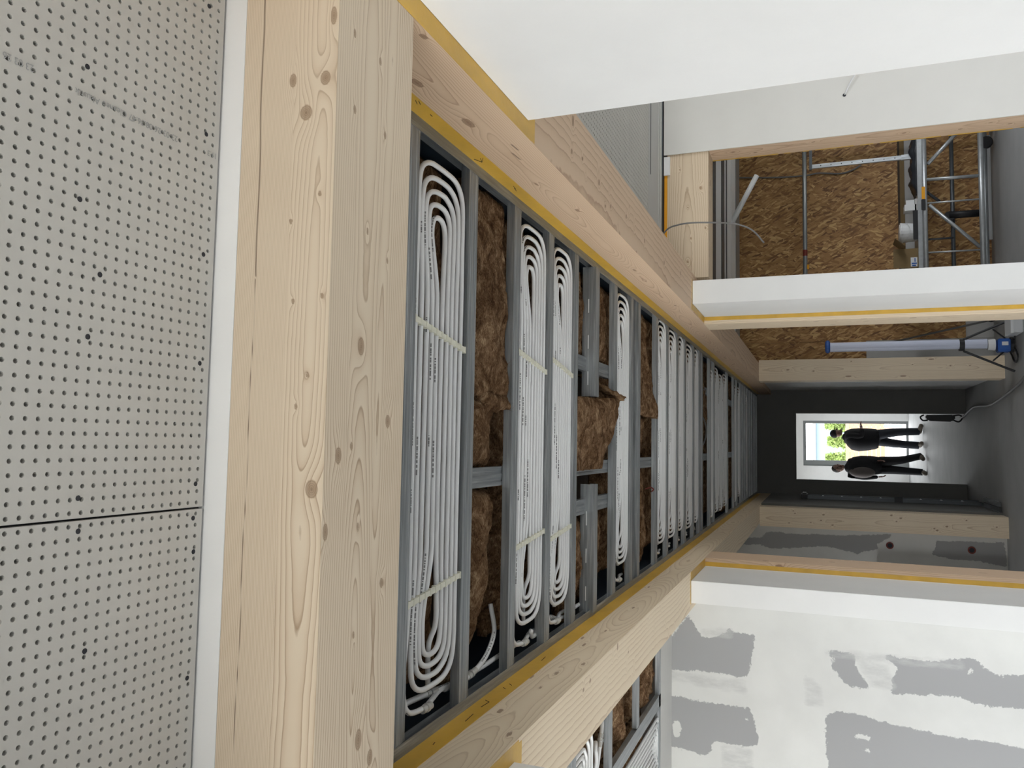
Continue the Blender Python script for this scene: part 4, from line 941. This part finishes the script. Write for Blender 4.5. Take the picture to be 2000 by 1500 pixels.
bl = MB().box(2.47, 2.82, 10.331, 10.336, .873, .925).build('black_strip', M['black']); tag(bl, 'flat black strip standing on the edge of the scaffold platform', 'strip')

# sheet of drywall leaning low with a white edge
o = MB().box(2.55, 3.85, 10.93, 10.96, 0, .05).build('floor_strip', M['white_board']); tag(o, 'white edged strip lying on the floor below the scaffold', 'strip')

# ------------------------------------------------------------------ work light
wl = empty('work_light', (1.14, 9.95, 0), 'slim white tube work light with blue ends on a black tripod by the right post', 'work light')
MB().lathe((1.16, 9.95, .26), [(.055, 0), (.055, 1.60)], 18).build('tube', M['diffuser'], wl, smooth=False)
MB().lathe((1.167, 9.95, 1.86), [(.058, 0), (.075, .015), (.075, .04), (.055, .055)], 18).build('top_cap', M['blue'], wl)
MB().lathe((1.15, 9.95, .48), [(.066, 0), (.066, .05)], 16).build('clamp', M['black'], wl)
MB().lathe((1.147, 9.95, .185), [(.066, 0), (.06, .07)], 16).build('white_collar', M['white_plastic'], wl)
wbx = MB().box(1.06, 1.205, 9.88, 10.02, .045, .165).build('base_box', M['blue'], wl, bevel=.01)
MB().box(1.13, 1.17, 9.875, 9.88, .07, .13).build('socket', M['white_plastic'], wbx)
MB().lathe((1.14, 9.95, .015), [(.085, 0), (.085, .03)], 16).build('foot_ring', M['black'], wl)
for e, kx in (((.845, 9.90, .012), .5), ((1.42, 9.86, .012), .5), ((1.18, 10.28, .012), .5)):
    MB().tube([(1.15 + (e[0] - 1.15) * .22, 9.95 + (e[1] - 9.95) * .22, .49), e], .013, 8).build('leg', M['black'], wl)
    MB().tube([((1.15 + e[0]) / 2 + (e[0] - 1.15) * .1, (9.95 + e[1]) / 2, .21), (1.15 + (e[0] - 1.15) * .12, 9.95, .05)], .008, 6).build('strut', M['black'], wl)
pipe('light_cord', [(1.12,9.9,.012),(1.0,9.75,.012),(.94,9.86,.012),(1.02,10.0,.012),(1.12,10.1,.012),(1.25,9.8,.012),(1.38,9.9,.012)], 'coiled black cord around the work light foot', r=.009, mat='black_cable', cat='cord')
o = MB().box(1.22, 1.50, 9.52, 9.80, 0, .10).build('white_crate', M['white_board'], bevel=.008); tag(o, 'low white box on the floor in front of the work light', 'box')
MB().box(1.215, 1.505, 9.515, 9.805, .09, .115).build('lid', M['white_plastic'], o)
pipe('floor_cable', [(.46,13.6,.012),(.47,13.3,.012),(.55,12.7,.012),(.58,12.3,.012),(.555,11.5,.012),(.56,11.1,.012),(.60,10.6,.012),(.66,10.04,.012),(.73,9.55,.012),(.86,9.0,.012)], 'grey cable snaking over the floor to the far doorway', r=.016, mat='cable', cat='cable')
# wire stub on the right partition
pipe('wire_stub', [(2.098,4.985,1.823),(2.12,4.965,1.81),(2.162,4.955,1.789),(2.20,4.955,1.765)], 'thin wire end sticking out of the right partition', r=.004, mat='white_plastic', cat='wire')
pipe('wire_tip', [(2.20,4.955,1.765),(2.225,4.955,1.748)], 'orange tip of the wire on the right partition', r=.005, mat='orange_tape', cat='wire')
MB().lathe((2.095, 4.983, 1.825), [(.010, 0), (.010, .004)], 10, 'y').build('socket_hole', M['fleece'])
tag(bpy.data.objects['socket_hole'], 'small dark hole in the right partition at the wire end', 'hole')

# ------------------------------------------------------------------ left back: wall boxes, ladder, profiles
for z, lab in ((1.215, 'round dark socket box with red rim higher on the back left wall'), (.357, 'round dark socket box with red rim near the floor of the back left wall')):
    o = MB().lathe((-1.167, 10.574, z), [(.042, 0), (.042, .006), (.030, .008)], 18, 'y').build('socket_box', M['red']); tag(o, lab, 'socket box')
    MB().lathe((-1.167, 10.572, z), [(.028, 0), (.028, .004)], 14, 'y').build('core', M['fleece'], o)
o = MB().box(-2.0, -1.372, 10.47, 10.58, 0, 1.36).build('low_wall_box', M['board']); tag(o, 'low boxed-out wall section in the back left room', 'wall box')
# aluminium ladder leaning in the dark hall corner
ld = empty('ladder', (-.715, 12.07, 0), 'dark ladder standing against the dim hall wall behind the left end post', 'ladder')
for y in (11.95, 12.28):
    MB().box(-.735, -.69, y, y + .03, 0, 2.15).build('stile', M['dark_tube'], ld)
for k in range(8):
    z = .2 + k * .25
    MB().tube([(-.712, 11.98, z), (-.712, 12.28, z)], .016, 8).build('rung', M['alu'], ld)
MB().box(-.737, -.655, 11.94, 12.32, 2.15, 2.24).build('end_pad', M['black'], ld, bevel=.02)
MB().box(-.737, -.66, 11.93, 11.95, .95, 1.05).build('bracket', M['black'], ld)
for k, x in enumerate((-.735, -.668)):
    o = MB().prism(cprofile((x, .012), .055, ribs=False), 'y', 10.80, 11.85).build('spare_rail', M['galv_y'])
    tag(o, ['spare galvanised rail lying on the floor against the dim hall wall', 'spare galvanised rail lying on the floor nearer the corridor axis'][k], 'metal rail')
    MB().box(x, x + .055, 10.9, 10.96, 0, .012).build('packing', M['card'], o); MB().box(x, x + .055, 11.7, 11.76, 0, .012).build('packing', M['card'], o)
# black bag by the doorway
bg_ = MB().prism([(.40, .16), (.41, .44), (.44, .50), (.50, .50), (.505, .14), (.46, .10)], 'y', 13.30, 13.42).build('tool_bag', M['black'], bevel=.012); tag(bg_, 'black tool bag leaning inside the far doorway', 'bag')
MB().tube(smooth_path([(.43, 13.36, .14), (.40, 13.36, .06), (.46, 13.36, .012), (.50, 13.36, .05), (.49, 13.36, .13)], .02), .012, 8).build('handle', M['black'], bg_)
MB().tube(smooth_path([(.42, 13.36, .47), (.42, 13.36, .54), (.47, 13.36, .57), (.50, 13.36, .52)], .02), .012, 8).build('handle', M['black'], bg_)

# ================================================================== OUTSIDE
o = MB().box(-30, 30, 21.4, 70, -.25, -.15).build('ground', M['ground']); struct(o)
o = MB().box(-30, 30, -40, -4.2, -.25, -.15).box(-40, -5.4, -4.2, 21.4, -.25, -.15).box(5.2, 40, -4.2, 21.4, -.25, -.15).build('ground_around', M['ground']); struct(o)
fe = empty('board_fence', (0, 27, -.15), 'orange brown board fence outside the far glazed door', 'fence')
for k in range(9): MB().box(-3, 3, 27, 27.04, .12 + k * .125, .235 + k * .125).build('board', M['fence'], fe)
for x in (-2.9, -1.2, .5, 2.2): MB().box(x, x + .1, 27.04, 27.14, -.15, 1.24).build('post', M['fence'], fe)
mf = empty('mesh_fence', (0, 24.5, -.15), 'pale blue wire mesh panel outside in front of the board fence', 'fence')
m = MB()
for k in range(40): m.box(-2 + k * .1, -1.99 + k * .1, 24.5, 24.51, -.15, .28)
for k in range(4): m.box(-2, 2, 24.49, 24.5, -.02 + k * .09, -.01 + k * .09)
m.build('wires', M['haze_blue'], mf)
for x in (-2.0, .58, 2.0): MB().box(x, x + .05, 24.48, 24.53, -.15, .32).build('post', M['haze_blue'], mf)
def bush(x, y, z0, h, w, seed, label):
    r_ = random.Random(seed); m = MB()
    for _ in range(700):
        a = r_.uniform(0, 6.28); q = r_.random() ** .5; hh = r_.random()
        c = Vector((x + math.cos(a) * q * w * (1.1 - .6 * hh), y + math.sin(a) * q * w * .7, z0 + h * hh))
        d = Vector((r_.uniform(-1, 1), r_.uniform(-1, 1), r_.uniform(-.4, 1))).normalized() * r_.uniform(.06, .13); e = Vector((-d.y, d.x, .3)).normalized() * .04
        m.add([c - d, c + e, c + d, c - e], [(0, 1, 2, 3)])
    o = bpy.data.objects.new('shrub', None); o.location = (x, y, -.15); COL.objects.link(o); tag(o, label, 'shrub')
    fo = m.build('foliage', M['leaf'], o, fix=False); fo['kind'] = 'stuff'
    MB().tube([(x, y, -.15), (x, y, z0 + h * .5)], .05, 6).build('trunk', M['card'], o)
bush(-.42, 29, .9, .9, .30, 1, 'green shrub behind the fence on the left of the far door view')
bush(.2, 30.2, .9, .82, .30, 2, 'green shrub behind the fence in the middle of the far door view')
bush(.82, 31.4, .9, .9, .30, 3, 'green shrub behind the fence on the right of the far door view')
o = MB().box(-9, 9, 45, 50, -.15, 2.2).build('distant_hall', M['haze_blue']); tag(o, 'pale blue distant building beyond the shrubs', 'building')
MB().prism([(-9.3, 2.2), (9.3, 2.2), (9.3, 2.35), (-9.3, 2.35)], 'y', 44.8, 50.2).build('roof_edge', M['glass_frame'], o)

# ================================================================== PEOPLE
def person(name, label, chain, radii, edges, mat_body, loc):
    """continuous skinned body from joints"""
    root = empty(name, loc, label, 'person')
    me = bpy.data.meshes.new('body'); names = list(chain)
    me.from_pydata([chain[k] for k in names], [(names.index(a), names.index(b_)) for a, b_ in edges], [])
    o = link(bpy.data.objects.new('body', me), root)
    md = o.modifiers.new('skin', 'SKIN'); md.use_smooth_shade = True
    if not me.skin_vertices: me.attributes
    sk = me.skin_vertices[0].data
    for i, k in enumerate(names):
        r_ = radii[k]; sk[i].radius = r_ if isinstance(r_, tuple) else (r_, r_); sk[i].use_root = (k == 'pelvis')
    s2 = o.modifiers.new('sub', 'SUBSURF'); s2.levels = 2; s2.render_levels = 2
    me.materials.append(mat_body)
    return root, o
def limb(name, pts, rad, mat, root, n=10):
    P = smooth_path(pts, .03); R_ = np.interp(np.linspace(0, 1, len(P)), np.linspace(0, 1, len(rad)), rad)
    v, f, _ = sweep(P, R_, n); mb = MB(); mb.add(v, f); return mb.build(name, mat, root, smooth=True)
def ell(name, c, r, mat, root, n=14):
    prof = [(max(.02, math.sin(math.pi * k / 10)), -math.cos(math.pi * k / 10)) for k in range(11)]
    m = MB().lathe((0, 0, 0), prof, n); m.v = [(c[0] + x * r[0], c[1] + y * r[1], c[2] + z * r[2]) for x, y, z in m.v]
    return m.build(name, mat, root, smooth=True)
def head(root, c, yaw, hat=None, hair=None):
    """head with nose, brow, ears; yaw: direction faced in the XY plane"""
    d = Vector((math.cos(yaw), math.sin(yaw), 0)); s = Vector((-d.y, d.x, 0)); c = Vector(c)
    body = root; root = ell('head', c, (.078, .088, .115), M['skin'], root)
    ell('nose', c + d * .088 + Vector((0, 0, -.01)), (.016, .016, .022), M['skin'], root, 8)
    ell('chin', c + d * .045 + Vector((0, 0, -.085)), (.045, .045, .035), M['skin'], root, 10)
    for k in (-1, 1):
        ell('ear', c + s * (.080 * k) + Vector((0, 0, -.005)), (.014, .014, .03), M['skin'], root, 8)
        ell('eye', c + d * .074 + s * (.030 * k) + Vector((0, 0, .012)), (.011, .011, .009), M['black'], root, 8)
    MB().bar(c + d * .078 + s * -.022 + Vector((0, 0, -.052)), c + d * .078 + s * .022 + Vector((0, 0, -.052)), .008, .006).build('mouth', M['red'], root)
    if hat:
        ell('cap', c + Vector((0, 0, .045)) - d * .008, (.092, .10, .085), M[hat], root)
        MB().prism([(-.045, 0), (.045, 0), (.04, .11), (0, .125), (-.04, .11)], 'z', 0, .012)
        p = [c + d * .07 + s * -.055, c + d * .07 + s * .055, c + d * .175 + s * .04, c + d * .19, c + d * .175 + s * -.04]
        q = [x + Vector((0, 0, .035)) - (Vector((0, 0, .02)) if i > 1 else Vector((0, 0, 0))) for i, x in enumerate(p)]
        m = MB(); m.v = [tuple(x) for x in q] + [tuple(x + Vector((0, 0, .014))) for x in q]
        m.f = [(4,3,2,1,0), (5,6,7,8,9)] + [(k, (k+1) % 5, 5 + (k+1) % 5, 5 + k) for k in range(5)]
        m.build('cap_brim', M[hat], root)
    if hair: ell('hair', c - d * .022 + Vector((0, 0, .025)), (.086, .094, .105), M[hair], root)
def coat(root, rings, mat, name='jacket'):
    m = MB().lathe((0, 0, 0), [(1, k) for k in range(len(rings))], 18)
    m.v = [(rings[int(round(z))][0] + x * rings[int(round(z))][3], rings[int(round(z))][1] + y * rings[int(round(z))][4], rings[int(round(z))][2]) for x, y, z in m.v]
    return m.build(name, mat, root, smooth=True)
def hand(root, c, dirv, up, mat):
    """palm with four fingers and a thumb"""
    c = Vector(c); d = Vector(dirv).normalized(); u = Vector(up).normalized(); s = d.cross(u).normalized()
    m = MB().bar(c, c + d * .085, .075, .028, u); root = m.build('palm', mat, root, bevel=.008)
    for k in range(4):
        o_ = c + d * .08 + s * (-.028 + k * .019); L_ = (.062, .075, .07, .055)[k]
        limb('finger', [o_, o_ + d * L_ * .5 - u * .006, o_ + d * L_ * .85 - u * .028], [.0095, .009, .007], mat, root, 6)
    t = c + d * .02 + s * -.036
    limb('thumb', [t, t + s * -.022 + d * .025, t + s * -.028 + d * .058 - u * .01], [.012, .011, .008], mat, root, 6)
def shoe(root, heel, toe_dir, L_=.28):
    h = Vector(heel); d = Vector(toe_dir).normalized()
    m = MB(); P = [h - d * .05, h, h + d * L_ * .35, h + d * L_ * .7, h + d * L_ * .78]
    m.tube([P[0] + Vector((0,0,.045)), P[1] + Vector((0,0,.055)), P[2] + Vector((0,0,.052)), P[3] + Vector((0,0,.040)), P[4] + Vector((0,0,.034))], [.028, .045, .047, .042, .02], 10)
    m.v = [(x, y, max(.006, z)) for x, y, z in m.v]
    m.build('shoe', M['shoe'], root, smooth=True)
# person in a cap, facing right
ch = {'pelvis': (.205,18.35,.93), 'belly': (.195,18.35,1.08), 'chest': (.185,18.35,1.30), 'neckb': (.21,18.35,1.47), 'neck': (.255,18.35,1.54),
      'shR': (.24,18.17,1.42), 'elR': (.23,18.10,1.15), 'wrR': (.40,18.12,1.16), 'shL': (.12,18.53,1.42), 'elL': (.10,18.60,1.15), 'wrL': (.33,18.52,1.15),
      'hipR': (.27,18.27,.86), 'knR': (.325,18.30,.48), 'anR': (.345,18.36,.10), 'hipL': (.14,18.43,.86), 'knL': (.085,18.42,.48), 'anL': (.055,18.40,.10)}
ra = {'pelvis': (.20,.17), 'belly': (.215,.19), 'chest': (.225,.205), 'neckb': .10, 'neck': .055, 'shR': .075, 'elR': .055, 'wrR': .038, 'shL': .075, 'elL': .055, 'wrL': .038, 'hipR': .10, 'knR': .07, 'anR': .05, 'hipL': .10, 'knL': .07, 'anL': .05}
ed = [('pelvis','belly'),('belly','chest'),('chest','neckb'),('neckb','neck'),('chest','shR'),('shR','elR'),('elR','wrR'),('chest','shL'),('shL','elL'),('elL','wrL'),('pelvis','hipR'),('hipR','knR'),('knR','anR'),('pelvis','hipL'),('hipL','knL'),('knL','anL')]
p1, b1 = person('person', 'person in a dark jacket and peaked cap facing right in the far doorway', ch, ra, ed, M['jacket'], (.2, 18.35, 0))
for k, pts in (('R', [(.27,18.27,.84),(.325,18.30,.48),(.345,18.36,.07)]), ('L', [(.14,18.43,.84),(.085,18.42,.48),(.055,18.40,.07)])):
    limb('trouser_leg', pts, [.105, .088, .078, .074], M['jeans'], p1, 12)
coat(p1, [(.18,18.35,.84,.19,.17),(.175,18.35,.90,.215,.19),(.165,18.35,1.05,.235,.21),(.155,18.35,1.22,.245,.23),(.165,18.35,1.36,.225,.24),(.19,18.35,1.44,.17,.20),(.23,18.35,1.50,.09,.10)], M['jacket'])
head(p1, (.285, 18.35, 1.655), .15, hat='jacket')
hand(p1, (.40, 18.12, 1.16), (.8, .1, .25), (0, 0, 1), M['skin']); hand(p1, (.33, 18.52, 1.15), (.8, -.3, .25), (0, 0, 1), M['skin'])
shoe(p1, (.35, 18.37, 0), (.55, -.7, 0)); shoe(p1, (.055, 18.40, 0), (.25, -1, 0))
o = MB().box(.42, .50, 18.12, 18.36, 1.17, 1.19).build('clipboard', M['black']); o.rotation_euler = (0, 0, 0); tag(o, 'dark clipboard held by the person in the cap', 'clipboard')
MB().box(.425, .495, 18.14, 18.34, 1.19, 1.194).build('paper', M['vest'], o)
# person walking, half hidden by the door edge
ch = {'pelvis': (-.36,17.95,.92), 'belly': (-.375,17.95,1.07), 'chest': (-.40,17.95,1.29), 'neckb': (-.43,17.95,1.45), 'neck': (-.435,17.93,1.52),
      'shR': (-.28,17.88,1.40), 'elR': (-.25,17.86,1.14), 'wrR': (-.27,17.78,.90), 'shL': (-.58,17.98,1.40), 'elL': (-.63,17.98,1.12), 'wrL': (-.60,17.88,.88),
      'hipR': (-.29,17.92,.86), 'knR': (-.245,17.86,.45), 'anR': (-.16,18.02,.11), 'hipL': (-.44,17.98,.86), 'knL': (-.46,17.92,.46), 'anL': (-.48,17.86,.09)}
p2, b2 = person('person', 'person walking in a light vest at the left edge of the far doorway', ch, ra, ed, M['jacket'], (-.38, 17.95, 0))
for pts in ([(-.29,17.92,.84),(-.245,17.86,.45),(-.16,18.02,.08)], [(-.44,17.98,.84),(-.46,17.92,.46),(-.48,17.86,.07)]):
    limb('trouser_leg', pts, [.105, .085, .072, .066], M['jacket'], p2, 12)
coat(p2, [(-.37,17.95,.82,.17,.15),(-.375,17.95,1.0,.20,.17),(-.39,17.95,1.2,.215,.18),(-.41,17.95,1.36,.20,.18),(-.43,17.95,1.45,.10,.10)], M['jacket'])
ell('vest_panel', (-.50, 17.86, 1.18), (.13, .14, .25), M['vest'], p2, 14)
head(p2, (-.44, 17.91, 1.635), -1.0, hair='hair')
hand(p2, (-.27, 17.78, .90), (.1, -.1, -1), (1, 0, 0), M['skin']); hand(p2, (-.60, 17.88, .88), (.1, -.1, -1), (-1, 0, 0), M['skin'])
shoe(p2, (-.16, 18.02, .02), (-.3, -1, 0)); shoe(p2, (-.48, 17.86, 0), (-.1, -1, 0))
